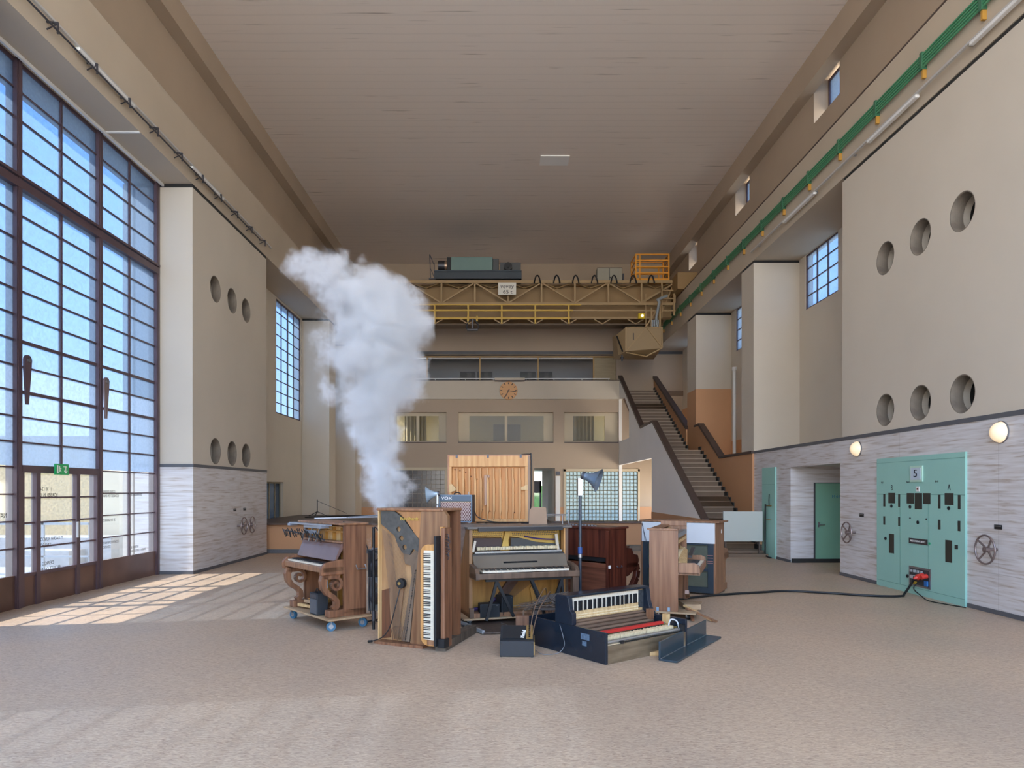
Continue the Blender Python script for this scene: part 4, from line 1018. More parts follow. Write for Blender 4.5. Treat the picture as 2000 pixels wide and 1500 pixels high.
h_ = MB().tube([(W1 + .002, .16, .60), (W1 + .03, .16, .56), (W1 + .03, .16, .55), (W1 + .03, .28, .55), (W1 + .03, .28, .56), (W1 + .002, .28, .60)], .007, smooth=False); h_.build('side_handle', steel, t, smooth=True)
# small amplifier on the dolly, planks
def combo(name, label, loc, rz, Wd, Dp, Ht, gm, ctl=None):
    t = thing(name, label, 'amplifier', loc, rz)
    MB().box(0, Wd, 0, Dp, 0, Ht).build('cabinet', tolex, t, bevel=.006)
    BX(.012, Wd - .012, -.004, .0, .015, Ht * .72).build('grille', gm, t)
    BX(.012, Wd - .012, -.005, .0, Ht * .76, Ht - .015).build('control_strip', ctl or dark_steel, t)
    return t
t = combo('practice_amplifier', 'small black amplifier with grey grille on the dolly under the scroll piano', (0, 0, 0), A, .2, .14, .26, mat('grey grille', '55575c', .6, bump=.3, bscale=400))
t.location = Vector((-2.60, 9.08, .155)) + Matrix.Rotation(A, 3, 'Z') @ Vector((.66, -.22, 0))
t['label'] = 'small black amplifier with grey grille on the dolly under the scroll-legged piano'
MB().tube([(.06, .05, .26), (.08, .05, .3), (.12, .05, .3), (.14, .05, .26)], .006).build('carry_handle', black, t)
rz_ = Matrix.Rotation(A, 3, 'Z')
for i, (x0, y0, x1, y1, z0, z1) in enumerate(((.16, -.13, .62, -.05, .04, .04), (.2, -.06, .60, -.13, .085, .12), (.18, .0, .6, .04, .04, .1))):
    q = MB().bar((x0, y0, z0), (x1, y1, z1), .05, .035); o = q.build('wood_offcut', (spruce_l, ply, spruce)[i])
    o.location = (-2.60, 9.08, .155 + .05 * (i == 2)); o.rotation_euler = (0, 0, A)
    tag(o, ('pale wood offcut lying flat at the front of the dolly', 'plywood offcut leaning over others under the scroll piano', 'spruce offcut at the back under the scroll piano')[i], 'wood offcut', 'offcuts under the scroll piano')
# striker rig above its keys
t = thing('striker_rig', 'grey metal rig of rods and little black hammers over the scroll piano', 'mechanism', (-2.60, 9.08, .153), A)
MB().box(-.06, .98, -.17, -.09, H1 - .035, H1 - .015).box(-.08, .0, -.18, -.08, H1 - .06, H1 - .03).box(.84, .93, -.2, -.1, H1 - .06, H1 - .03).build('rail', mat('pale rail', '8d93a0', .3, metal=.5), t)
for x in (.22, .42, .62):
    MB().bar((x + .08, -.10, H1 - .05), (x - .02, -.11, .86), .018, .01).build('hanger_rod', steel, t)
MB().bar((.25, -.105, H1 - .06), (.72, -.105, H1 - .06), .012, .03).bar((.28, -.115, .98), (.62, -.115, .98), .012, .04).build('cross_bar', mat('pale rail', '8d93a0', .3, metal=.5), t)
rr = random.Random(3); q = MB()
for i in range(34):
    x = -.28 + i * .034 + rr.uniform(-.01, .01); 
    if .30 < x < .36 or .5 < x < .55: continue
    z = .95 + rr.uniform(-.02, .03) - .02 * (x > .5)
    q.tube([(x, -.14, z), (x + rr.uniform(-.02, .03), -.16, z + .03), (x + .03, -.15, z - .02 + rr.uniform(-.03, .02)), (x + .015, -.14, z - .05)], .005, 4, steps=3)
q.build('striker_cluster', black, t)
q = MB().bar((-.3, -.14, .97), (.22, -.14, .95), .02, .015).bar((.55, -.14, .93), (.88, -.14, .9), .02, .015); q.build('striker_bars', dark_steel, t)
# rods on the lid and a slack cable
for i, (a, b) in enumerate((((-2.5, 9.25, 1.275), (-.9, 9.55, 1.30)), ((-2.0, 8.95, 1.30), (-1.0, 9.75, 1.345)))):
    o = MB().bar(a, b, .05, .012).build('metal_strip', mat('pale rail', '8d93a0', .3, metal=.5)); tag(o, ('long flat grey strip lying along the lid of the scroll piano', 'second grey strip crossing the lid of the scroll piano to the back')[i], 'metal strip', 'strips on the scroll piano')
tag(MB().tube([(-1.95, 8.5, 1.265), (-1.8, 8.5, 1.2), (-1.66, 8.45, 1.0), (-1.63, 8.55, .7), (-1.65, 8.6, .3), (-1.6, 8.7, .02), (-1.3, 8.8, .01)], .007).build('slack_cable', dark_steel, smooth=True), 'thin cable drooping down the right side of the scroll piano', 'cable')

# ---- tall thin stand with arm, and loudspeakers
t = thing('microphone_stand', 'tall thin black stand between the scroll piano and the upended piano', 'stand', (-1.53, 8.25, 0))
MB().cyl((0, 0, 0), (0, 0, 1.21), .017, n=10).build('pole', black, t, smooth=True)
MB().cyl((0, 0, .95), (.12, 0, .97), .01, n=8).cyl((-.02, 0, .95), (.0, 0, .95), .03, n=10).build('side_arm', dark_steel, t, smooth=True)
MB().tube([(0, 0, 1.21), (.03, 0, 1.2), (.07, 0, 1.15), (.11, 0, 1.12)], .007).build('top_cable', black, t, smooth=True)
MB().cyl((0, 0, .1), (0, 0, .22), .024, n=10).build('foot_sleeve', dark_steel, t, smooth=True)
def loudspeaker(loc, rz, w_, d_, h_, label, m, g):
    t = thing('loudspeaker', label, 'loudspeaker', loc, rz, g)
    BX(0, w_, 0, d_, 0, h_).build('cabinet', m, t, bevel=.008)
    MB().lathe([(.0, .02), (.03, .02), (w_ * .38, -.0), (w_ * .42, -.006), (w_ * .42, 0.004)], (w_ / 2, 0, h_ * .38), (0, -1, 0), 20).build('cone', dark_steel, t, smooth=True)
    MB().lathe([(.0, .004), (w_ * .18, .006), (w_ * .2, 0)], (w_ / 2, 0, h_ * .78), (0, -1, 0), 16).build('tweeter', steel, t, smooth=True)
    return t
loudspeaker((-1.84, 9.5, 0), -.25, .22, .22, .46, 'grey loudspeaker on the floor behind the thin stand', mat('speaker grey', '6d7378', .35), 'column of loudspeakers')
loudspeaker((-1.84, 9.5, .46), -.25, .22, .22, .37, 'dark loudspeaker stacked on the grey one behind the thin stand', mat('speaker dark', '33373b', .4), 'column of loudspeakers')
tag(BX(-1.86, -1.72, 9.85, 9.9, 0, 1.05).build('orange_board', wood('orange board', 'c8874e', 'b06c34')), 'narrow orange wooden board behind the loudspeaker column', 'board')

# ---- 2 piano standing on its end, facing the camera
B2 = math.radians(-25)
t = thing('upended_piano', 'walnut upright piano stood on its end with its strings and keyboard bared', 'piano', (-1.35, 7.53, 0), B2, 'pianos of the heap')
PW, PD, PH = .88, .40, 1.457
BX(-.012, PW - .06, -.02, PD, PH - .03, PH).build('end_panel', walnut_l, t, bevel=.012)
BX(-.01, .6, -.06, PD, 0, .03).build('end_panel', walnut, t)
BX(0, .012, 0, PD, .03, PH - .03).build('bottom_edge', spruce_l, t)
BX(.012, .70, .06, .08, .03, PH - .03).build('soundboard', wood('tan soundboard', 'b58d62', '98714a', .5, stretch=(6, 6, 1.2)), t)
BX(.012, .80, .3, PD, .03, PH - .03).build('back_board', walnut, t)
MB().slab([(.56, .03), (.60, .03), (.60, .06), (.795, .06), (.795, 1.26), (.86, 1.26), (.86, 1.38), (.82, 1.43), (.545, 1.43), (.52, 1.1), (.50, .9), (.47, .6), (.41, .03)], [], 'xz', .0, .055).build('case_front', wood('case walnut', '8d6848', '6d4a32', .3), t)
MB().slab([(.22, 1.42), (.545, 1.42), (.52, 1.13), (.46, 1.19), (.35, 1.33), (.28, 1.40)], [], 'xz', .01, .05).build('veneer_corner', wood('amber veneer', 'a97748', '8f6038', .3), t)
pl = [(.02, 1.43), (.2, 1.42), (.29, 1.36), (.38, 1.26), (.48, 1.16), (.53, 1.1), (.51, .99), (.43, 1.03), (.39, .96), (.30, .98), (.24, 1.06), (.2, 1.16), (.13, 1.21), (.03, 1.28)]
MB().slab(pl, [circ(.25, 1.23, .028, 16), circ(.285, 1.135, .028, 16), (circ(.325, 1.04, .028, 16))], 'xz', .02, .045).build('iron_plate', iron, t)
MB().slab([(.30, .98), (.39, .96), (.50, 1.05), (.47, .6), (.43, .55), (.40, .85), (.33, .86)], [], 'xz', .03, .05).build('plate_wing', mat('brown plate', '6e5a48', .5, var=.2, vscale=10), t)
MB().slab([(.02, .56), (.02, .04), (.13, .06), (.16, .6)], [], 'xz', .045, .058).build('dark_recess', wood('recess brown', '6e4429', '4e2d1a', .6), t)
MB().slab([(.14, .60), (.18, .64), (.32, .68), (.24, .06), (.16, .04), (.13, .5)], [], 'xz', .028, .044).build('bridge_board', wood('bridge tan', 'a37d58', '7c5b3e', .6), t)
MB().slab([(.29, .04), (.39, .04), (.50, .98), (.44, .85)], [], 'xz', .015, .04).build('tuning_block', wood('dusty brown', '7a6552', '564536', .7), t)
rods([((.04 + .006 * i, .018, 1.24 - .004 * i), (.20 + .0058 * i, .018, .05)) for i in range(20)], .0011, 'bass_strings', copper, t)
rods([((.12 + .012 * i, .012, 1.18 - .008 * i), (.34 + .004 * i, .012, .06 + .03 * i)) for i in range(16)], .0010, 'treble_strings', copper, t)
q = MB()
for i in range(46): q.cyl((.345 + .0028 * i, .02, .06 + .0165 * i), (.345 + .0028 * i, -.004, .06 + .0165 * i), .004, n=5)
q.build('tuning_pins', dark_steel, t)
q = MB()
for i in range(9): q.tube([(.2 + .02 * i, -.01, .05 + .01 * (i % 3)), (.21 + .018 * i, -.03, .1), (.19 + .022 * i, -.02, .16 + .01 * (i % 4)), (.22 + .018 * i, 0, .2)], .003, 4, steps=3)
q.build('loose_wires', copper, t)
MB().lathe([(0, -.04), (.05, -.04), (.055, -.02), (.055, .0)], (.31, .0, .66), (0, 1, 0), 24).build('exciter_disc', black, t, smooth=True)
MB().lathe([(0, -.01), (.015, -.01), (.018, 0)], (.30, -.04, .66), (0, 1, 0), 14).build('exciter_boss', mat('gilt boss', 'a4874e', .4, metal=.5), t, smooth=True)
MB().tube([(.30, -.03, .6), (.26, -.06, .4), (.19, -.05, .2), (.1, -.06, .08), (-.02, -.08, .03), (-.06, -.08, .02)], .006, 6).build('exciter_cable', black, t, smooth=True)
MB().cyl((-.07, -.08, .02), (-.02, -.08, .03), .014, n=8).build('cable_plug', black, t)
# keyboard block, keys stacked up the right edge
kx0, kx1, kz0, kz1 = .60, .775, .05, 1.09
R_ = .09; pts = [(kx1, kz0), (kx1, kz1)]
for i in range(9): pts.append((kx0 + R_ - R_ * math.sin(i * PI / 16) , kz1 - R_ + R_ * math.cos(i * PI / 16)))
for i in range(9): pts.append((kx0 + R_ - R_ * math.cos(i * PI / 16), kz0 + R_ - R_ * math.sin(i * PI / 16)))
MB().slab(pts, [], 'xz', -.10, .0).build('key_frame', maple, t, bevel=.008)
MB().box(.68, .77, -.104, -.10, .06, .11).build('key_frame_end', walnut_l, t)
# keyboard local x -> world z (up), -y(front of key) -> +x, z -> -y
Mk = Matrix(((0, -1, 0, .645), (0, 0, -1, -.10), (1, 0, 0, .115), (0, 0, 0, 1)))
keyboard(t, Mk, .915, 52, .125, .082, .012)
BX(.778, .808, -.14, -.02, .06, 1.18).build('key_cover_strip', black, t, bevel=.004)
BX(.81, .86, -.06, .1, .03, 1.26).build('case_rail', walnut, t, bevel=.01)
BX(.795, .83, -.04, .0, 1.1, 1.27).build('maple_block', maple, t)  # plain maple block at the case edge
q = MB()
for i in range(8): q.tube([(.86, -.03, 1.2 - i * .03), (.9 + .01 * (i % 3), -.05, 1.19 - i * .03), (.89, -.04, 1.15 - i * .03)], .005, 4, steps=3)
q.build('hinge_bits', dark_steel, t)
BX(.80, .88, -.1, .0, .04, .13).build('corner_block', black, t)
text('Burckhardt', .055, mat('gilt lettering', 'c2a24a', .4), TM((.40, -.003, 1.345), (1, 0, 0), (0, 0, 1)), t, 'maker_lettering', sx=.9)
# foot beam
o = MB().bar((-.64, 7.13, .045), (-.36, 8.05, .045), .12, .09).build('wooden_beam', wood('weathered beam', '5f5347', '3f362e', .7), bevel=.004); tag(o, 'dark weathered wooden beam on the floor under the upended piano', 'beam')
o = MB().bar((-.62, 7.72, 0.02), (-.50, 8.62, 1.19), .085, .03, (0, 1, 0)).build('wooden_plank', wood('grey brown plank', '6b564a', '4d3c33', .6)); tag(o, 'long brown plank leaning diagonally against the opened middle piano', 'plank')

# ---- support pianos behind, seen from the back
def back_piano(label, loc, rz, W, D, H_, wd, bk, posts=True):
    t = thing('upright_piano', label, 'piano', loc, rz, 'pianos of the heap')
    for x in (0, W - .03): BX(x, x + .03, 0, D, 0, H_ - .03).build('side_panel', wd, t)
    BX(-.03, W + .03, -.03, D + .02, H_ - .03, H_).build('lid', wd, t, bevel=.005)
    BX(.03, W - .03, D - .07, D - .05, .05, H_ - .05).build('back_board', bk, t)
    BX(.03, W - .03, .04, .06, .62, H_ - .06).build('upper_panel', wd, t)
    BX(.0, W, -.26, .04, .58, .68).build('keybed', wd, t, bevel=.01)
    BX(.03, W - .03, .1, .12, .08, .56).build('lower_panel', wd, t)
    BX(0, W, 0, D, 0, .06).build('bottom_board', wd, t)
    if posts:
        for i in range(4):
            x = .06 + i * (W - .2) / 3
            BX(x, x + .08, D - .05, D, .05, H_ - .05).build('back_post', bk, t)
    for x in (.02, W - .09): BX(x, x + .07, -.24, -.17, 0, .58).build('leg', wd, t)
    return t
# front towards +y (away), so rotate 180 deg
back_piano('brown upright piano behind the plank, carrying the large guitar amplifier', (.22, 9.87, 0), PI, 1.38, .5, 1.2, oak, spruce)
back_piano('brown upright piano at the centre back, under the bare spruce soundboard', (.28, 10.98, 0), PI, 1.3, .6, 1.19, walnut, spruce)
tag(BX(-.78, -.66, 9.05, 9.08, 0, 1.12).build('spruce_board', spruce), 'orange spruce board standing upright between the upended and the middle piano', 'board')

# ---- large bare soundboard frame on top
t = thing('piano_back_frame', 'bare orange spruce piano back with ribs standing on top of the heap', 'piano back', (-.79, 10.22, 1.19), -.09)
FW, FH = 1.16, .96
BX(0, FW, 0, .05, .80, FH).build('top_board', spruce, t, bevel=.004)
BX(0, .04, 0, .06, 0, .8).box(FW - .04, FW, 0, .06, 0, .8).box(.04, FW - .04, 0, .06, 0, .04).build('frame', spruce, t)
BX(.04, FW - .04, .06, .08, .0, .8).build('soundboard', wood('orange spruce', 'd09350', 'bb7a3a', .5, stretch=(10, 10, .6)), t)
q_pos = [.11, .20, .29, .375, .46, .56, .65, .745, .84, .93, 1.03]
for x in q_pos:
    MB().slab([(x, .02), (x + .018, .02), (x + .018, .12), (x + .028, .15), (x + .028, .60), (x + .018, .65), (x + .018, .78), (x, .78)], [], 'xz', .0, .06).build('rib', spruce, t)
MB().slab([(.52, .68), (.60, .68), (.60, .64), (.555, .64), (.555, .25), (.525, .23)], [], 'xz', .0, .03).build('bracket_bar', mat('dull pink wood', 'b08a70', .6), t)
MB().slab([(.0, .42), (.10, .45), (.10, .49), (.04, .55), (0, .53)], [], 'xz', -.01, .03).build('corner_block', spruce_l, t)
MB().slab([(FW, .46), (FW - .1, .46), (FW - .1, .50), (FW, .54)], [], 'xz', -.01, .03).build('corner_block', spruce_l, t)
for i, (x, z) in enumerate(((.08, .76), (.155, .745), (.24, .72), (.32, .66), (.41, .62), (.58, .49), (.67, .42), (.77, .30), (.855, .22), (.96, .13), (.49, .17), (.6, .15))):
    MB().cyl((x, .052, z), (x, .062, z), .010, n=10).build('knot_hole', mat('knot brown', '6b3f20', .8), t)
BX(FW, FW + .03, 0, .42, 0, FH).build('side_panel', mat('dusty side wood', '8f7460', .6, var=.15, vscale=4), t)
BX(-.02, 0, 0, .3, 0, FH).build('side_panel', wood('pinkish side', 'b07c58', '94603e'), t)
BX(-.02, FW + .03, 0, .4, FH, FH + .015).build('top_edge', wood('pinkish side', 'b07c58', '94603e'), t)
MB().tube([(FW - .1, .1, FH + .02), (FW + .02, .0, FH + .02), (FW + .05, -.02, FH - .03), (FW + .05, .0, .4), (FW + .03, .05, .1)], .008).build('edge_cable', black, t, smooth=True)
for x in (.1, .56, 1.04): BX(x, x + .03, -.01, .01, FH - .03, FH + .018).build('metal_clip', dark_steel, t)

# ---- guitar amplifier with diamond cloth
dm = mat('diamond grille cloth', '8f6f66', .7)
def diamond():
    t_ = dm.node_tree; n = t_.nodes; l = t_.links; b = n['Principled BSDF']
    c = n.new('ShaderNodeTexCoord'); sp = n.new('ShaderNodeSeparateXYZ'); l.new(c.outputs['Object'], sp.inputs[0])
    def m_(op, a, b2, v=None):
        x = n.new('ShaderNodeMath'); x.operation = op
        for i, s in enumerate((a, b2)):
            if s is None: continue
            if isinstance(s, (int, float)): x.inputs[i].default_value = s
            else: l.new(s, x.inputs[i])
        return x.outputs[0]
    fx = m_('MULTIPLY', sp.outputs['X'], 30.0); fz = m_('MULTIPLY', sp.outputs['Z'], 22.0)
    p = m_('PINGPONG', m_('ADD', fx, fz), .5); q = m_('PINGPONG', m_('SUBTRACT', fx, fz), .5)
    mn = m_('MINIMUM', p, q)
    r = n.new('ShaderNodeValToRGB'); l.new(mn, r.inputs[0])
    r.color_ramp.elements[0].position = .06; r.color_ramp.elements[0].color = lin('c9b4aa')
    r.color_ramp.elements[1].position = .16; r.color_ramp.elements[1].color = lin('6d4844')
    l.new(r.outputs[0], b.inputs['Base Color'])
diamond()
t = thing('guitar_amplifier', 'large black guitar amplifier with red diamond grille on the piano top', 'amplifier', (-.86, 9.42, 1.215), -.16)
AW, AD, AH = .455, .20, .37
BX(0, AW, 0, AD, 0, AH).build('cabinet', mat('blue black vinyl', '2b3138', .5, bump=.15, bscale=250), t, bevel=.006)
BX(.02, AW - .02, -.004, 0, .02, AH - .1).build('grille', dm, t)
BX(.01, AW - .01, -.006, 0, AH - .085, AH - .01).build('control_panel', mat('blue grey vinyl', '4a5b6c', .4), t)
BX(.01, AW - .01, -.008, 0, AH - .1, AH - .092).build('piping', mat('gold piping', 'c0a878', .4, metal=.4), t)
MB().box(.0, .012, -.01, 0, 0, AH).box(AW - .012, AW, -.01, 0, 0, AH).box(.0, AW, -.01, 0, 0, .014).box(0, AW, -.01, 0, AH - .008, AH).build('edge_trim', mat('blue edge', '6f8498', .4), t)
text('VOX', .055, white_text, TM((.105, -.009, AH - .048), (1, 0, 0), (0, 0, 1)), t, 'maker_lettering', sx=1.25)
MB().tube([(AW * .4, .1, AH), (AW * .42, .1, AH + .02), (AW * .5, .1, AH + .03), (AW * .58, .1, AH + .02), (AW * .6, .1, AH)], .008).build('carry_handle', black, t)
MB().cyl((AW * .85, .1, AH), (AW * .85, .1, AH + .04), .006, n=8).build('aerial_stub', steel, t)
for x in (.03, AW - .06): BX(x, x + .03, .02, .05, -.012, 0).build('rubber_foot', white_m, t)
# horn loudspeakers
def horn(name, label, loc, rz, R0, R1, Ln, tilt=0):
    t = thing(name, label, 'horn loudspeaker', loc, rz, 'horn loudspeakers')
    hm = mat('blue grey horn', '9fb0be', .3, metal=.25)
    prof = [(R0, 0), (R0 * 1.05, Ln * .15)]
    for i in range(1, 9):
        f = i / 8; prof.append((R0 + (R1 - R0) * (f ** 1.7 * .85 + f * .15), Ln * (.15 + .85 * f)))
    prof.append((R1 * 1.04, Ln * 1.0)); prof += [(R1 * .97, Ln * .97)]
    for i in range(7, 0, -1):
        f = i / 8; prof.append(((R0 + (R1 - R0) * (f ** 1.7 * .85 + f * .15)) * .92, Ln * (.15 + .85 * f)))
    ax = (1, 0, tilt)
    MB().lathe(prof, (0, 0, 0), ax, 32).build('horn_bell', hm, t, smooth=True)
    d = Vector(ax).normalized()
    MB().cyl(-d * R0 * .5, d * .01, R0 * 1.15, n=20).build('driver', dark_steel, t, smooth=True)
    MB().lathe([(0, 0), (R0 * .9, Ln * .3), (0, Ln * .5)], (0, 0, 0), ax, 16).build('inner_cone', dark_steel, t, smooth=True)
    return t
t = horn('horn_loudspeaker', 'small pale blue horn facing left beside the diamond-grille amplifier', (-.865, 9.34, 1.60), PI, .03, .112, .16, -.1)
MB().box(.0, .02, -.03, .03, -.15, .01).build('bracket', white_m, t)
MB().box(-.0, .02, -.03, .03, -.385, -.14).build('bracket_stem', steel, t)
t = thing('horn_pole', 'dark blue pole standing right of the opened middle piano, carrying a horn', 'stand', (.975, 8.78, 0))
bl = mat('blue black pole', '26303c', .35)
MB().cyl((0, 0, .02), (0, 0, 1.66), .02, n=14).build('pole', bl, t, smooth=True)
MB().cyl((0, 0, 0), (0, 0, .03), .13, n=24).build('base_plate', bl, t, smooth=True)
MB().cyl((0, 0, .85), (0, 0, .93), .028, n=14).build('clamp_collar', mat('blue tape', '2a4a86', .5), t, smooth=True)
MB().cyl((0, 0, .8), (0, 0, .84), .026, n=14).build('clamp_ring', steel, t, smooth=True)
MB().box(-.03, .03, -.03, .03, 1.58, 1.80).build('horn_clamp', mat('silver clamp', 'b0b0ae', .3, metal=.6), t, bevel=.004)
t = horn('horn_loudspeaker', 'grey-blue metal horn on the tall pole, facing right', (1.02, 8.76, 1.83), -.35, .045, .145, .2, -.32)
t['label'] = 'grey-blue metal horn on top of the tall pole, facing right'
for ch in t.children:
    if ch.name.startswith('horn_bell'): ch.data.materials[0] = mat('weathered horn', '6f7f90', .3, metal=.4)

# ---- 3 middle piano, opened
C3 = math.radians(17)
t = thing('upright_piano', 'opened dark oak upright piano with gilt plate in the middle of the heap', 'piano', (-.41, 8.49, .09), C3, 'pianos of the heap')
W, D, HH = 1.30, .48, 1.11
for x in (0, W - .04): BX(x, x + .04, 0, D, 0, HH - .03).build('side_panel', wood('honey side', 'a27850', '7d5634', .4) if x == 0 else oak, t)
BX(W - .06, W - .04, .0, .1, .0, HH - .03).build('inner_post', maple, t)
BX(-.03, W + .04, -.04, D + .02, HH - .03, HH).build('lid', mat('dusty lid', '6a625b', .4, var=.12, vscale=3), t, bevel=.006)
BX(.1, W - .1, -.07, -.04, HH - .055, HH - .01).build('lid_flap', satin_black, t)
BX(.04, W - .04, .26, .28, .04, HH - .05).build('soundboard', golds, t)
MB().slab([(.04, .86), (.04, HH - .04), (W - .05, HH - .04), (W - .05, .86), (1.05, .885), (.9, .90), (.7, .955), (.56, .975), (.52, .90), (.46, .90), (.46, .97), (.08, .985)], [], 'xz', .17, .2).build('iron_plate', gold, t)
q = MB(); rr = random.Random(5)
for r_ in range(4):
    for i in range(46):
        x = .07 + i * .025 + r_ * .006
        if .48 < x < .60 or x > 1.22: continue
        q.cyl((x, .17, 1.055 - r_ * .022), (x, .145, 1.055 - r_ * .022), .0045, n=5)
q.build('tuning_pins', dark_steel, t)
MB().slab([(.08, .80), (.10, .96), (.46, .955), (.48, .80)], [], 'xz', .15, .165).build('dark_opening', mat('dull maroon', '4a3630', .6), t)
MB().slab([(.58, .78), (.58, .955), (.72, .95), (.95, .89), (1.2, .87), (1.2, .78)], [], 'xz', .15, .165).build('dark_opening', mat('dull slate', '44423e', .6), t)
MB().tube([(.76, .14, .975), (.9, .14, .945), (1.05, .14, .93), (1.2, .14, .925)], .010, 6).build('purple_felt', felt_purple, t, smooth=True)
MB().slab([(.44, .80), (.50, 1.04), (.58, 1.04), (.54, .93), (.55, .80)], [], 'xz', .12, .17).build('plate_strut', gold, t)
q = MB()
for i in range(50):
    x = .12 + i * .0215; q.box(x, x + .017, .06, .12, .815, .852 + .003 * math.sin(i * 1.7))
q.build('hammer_row', felt_cream, t)
BX(.08, W - .07, .03, .07, .775, .80).build('hammer_rail', mat('silver rail', 'a6a6a4', .25, metal=.6), t, bevel=.004)
BX(.05, W - .05, .0, .06, .74, .772).build('action_rail', satin_black, t)
MB().bar((.07, .1, .79), (.10, .1, .93), .03, .03).bar((1.2, .1, .79), (1.17, .1, 1.0), .035, .03).build('action_bracket', mat('pale casting', 'c2b8a8', .4, metal=.3), t)
MB().slab([(-.10, .60), (-.085, .59), (.015, .74), (-.0, .755)], [], 'yz', .045, W - .045).build('fallboard', mat('dusty oak fallboard', '6c6256', .3, var=.25, vscale=1.2), t)
MB().bar((.42, -.055, .668), (.86, -.055, .668), .02, .012, (0, -.55, .83)).build('music_slot', black, t)
BX(.0, W + .02, -.31, .0, .50, .56).build('keybed', oak, t, bevel=.008)
MB().box(.0, W + .02, -.325, -.30, .50, .57).build('key_slip', oak, t, bevel=.006)
q = MB()
for x in (0, W - .03): q.slab([(-.32, .49), (0, .49), (0, .66), (-.12, .655), (-.27, .625), (-.325, .56)], [], 'yz', x, x + .05)
q.build('cheeks', oak, t, bevel=.008)
keyboard(t, Tr(.09, -.14, .575), W - .2, 52, .155, .09, .02)
BX(.04, W - .04, -.14, -.09, .56, .61).build('key_back_rail', oak, t)
BX(0, W, -.02, D, 0, .05).build('bottom_board', walnut_l, t)
for x in (.0, W - .06): BX(x, x + .08, -.30, -.22, .0, .50).build('front_leg', oak, t) if x else BX(x - .0, x + .05, -.05, .02, .0, .12).build('front_foot', oak, t)
MB().slab([(.3, .05), (.42, .05), (.78, .5), (.62, .5)], [], 'xz', .2, .24).build('brace', wood('purple brown brace', '5d4038', '432a26', .5), t)
rods([((.2 + .022 * i, .19, .06 + .006 * i), (.75 + .018 * i, .19, .5)) for i in range(18)], .002, 'bass_strings', copper, t)
MB().slab([(.9, .05), (1.12, .5), (1.0, .5), (.86, .3)], [], 'xz', .21, .235).build('brace', golds, t)
MB().tube([(.1, .18, .07), (.25, .18, .1), (.4, .18, .2)], .02).build('bass_bridge', felt_purple, t)
dolly('piano_dolly', 'low wooden platform under the opened middle piano', (-.41, 8.49, 0), C3, -.08, 1.0, -.06, .45, .022, .065, black, ply, [(0, .0, .3), (.9, .0, .3), (.9, .38, .3), (0, .38, .3)])
# folding stand of black legs under its keybed
t = thing('keyboard_stand', 'black folding stand with splayed legs under the middle keyboard', 'stand', (-.41, 8.49, .02), C3)
BX(.14, 1.26, -.26, -.22, .535, .565).build('top_bar', black, t)
for x0, x1, x2 in ((.28, .15, .50), (.72, .90, .92), (1.12, .98, 1.16)):
    MB().bar((x0, -.24, .54), (x1, -.24, .07 if x1 < .5 else .16), .03, .035).build('leg', black, t)
    if x2 != x1: MB().bar((x0, -.22, .54), (x2, -.22, .10 if x2 < .6 else .05), .03, .035).build('leg', black, t)
loc3 = lambda x, y, z: Vector((-.41, 8.49, 0)) + Matrix.Rotation(C3, 3, 'Z') @ Vector((x, y, z))
def monitor(loc, rz, w_, d_, h_, label):
    t = thing('studio_monitor', label, 'loudspeaker', loc, rz, 'small black speakers below the middle keyboard')
    BX(0, w_, 0, d_, 0, h_).build('cabinet', tolex, t, bevel=.008)
    BX(.015, w_ - .015, -.006, 0, .015, h_ - .015).build('grille', mat('black mesh', '1b1d20', .5, bump=.4, bscale=400), t)
    MB().cyl((w_ * .85, -.008, h_ * .9), (w_ * .85, -.006, h_ * .9), .006, n=8).build('badge', steel, t)
monitor(loc3(.13, -.03, .088), C3 - .1, .245, .16, .165, 'low wide black speaker, left one on the middle piano platform')
monitor(loc3(.41, -.02, .088), C3 + .25, .165, .16, .25, 'upright black speaker, right one on the middle piano platform')
# loose boards and tangle in front
t = thing('loose_panel', 'dark brown board with pale edge lying on the floor before the middle piano', 'board', (-.22, 7.93, 0), .22)
MB().slab([(-.17, .72), (0, 0), (.42, -.02), (.62, .66)], [], 'xy', 0.01, .028).build('board', wood('dusty dark board', '5a4a40', '40342d', .4), t)
MB().bar((-.17, .72, .03), (0, 0, .03), .03, .035).build('pale_edge', mat('grey edge', '9a9c9e', .4), t)
tag(MB().tube([(-.02, 8.45, .035), (.05, 8.3, .04), (.02, 8.15, .035), (.16, 8.2, .04), (.2, 8.05, .035)], .005).build('wire_loop', steel), 'thin looped wire lying on the dark floor board', 'wire')
rr = random.Random(11)
t = thing('wire_tangle', 'tangle of thin copper and grey wires between middle and black piano', 'wires', (.45, 8.15, 0))
for k, (m_, cnt) in enumerate(((copper, 14), (steel, 12), (dark_steel, 10))):
    q = MB()
    for i in range(cnt):
        a = Vector((-.22 + rr.uniform(-.12, .1), rr.uniform(-.1, .1), .28 + rr.uniform(-.04, .04)))
        b = Vector((.10 + rr.uniform(-.1, .15), rr.uniform(-.1, .15), .34 + rr.uniform(-.08, .05)))
        q.tube([a, (a + b) / 2 + Vector((rr.uniform(-.05, .05), 0, rr.uniform(-.02, .04))), b, b + Vector((rr.uniform(-.05, .1), .02, -.12))], .0022, 4, steps=4)
    q.build(('copper_wires', 'grey_wires', 'dark_wires')[k], m_, t)
q = MB()
for i in range(12): q.bar((-.12 + i * .03, .0, .30 + .006 * i), (.05 + i * .025, .12, .40 + .004 * i), .012, .008)
q.build('damper_strips', mat('grey felt strips', '57504c', .7), t)
MB().box(-.1, -.04, -.1, .1, 0, .27).box(.25, .30, -.1, .1, 0, .3).box(-.1, .3, -.1, .1, .26, .285).build('trestle', wood('dull trestle', '4e423b', '352c27', .6), t)
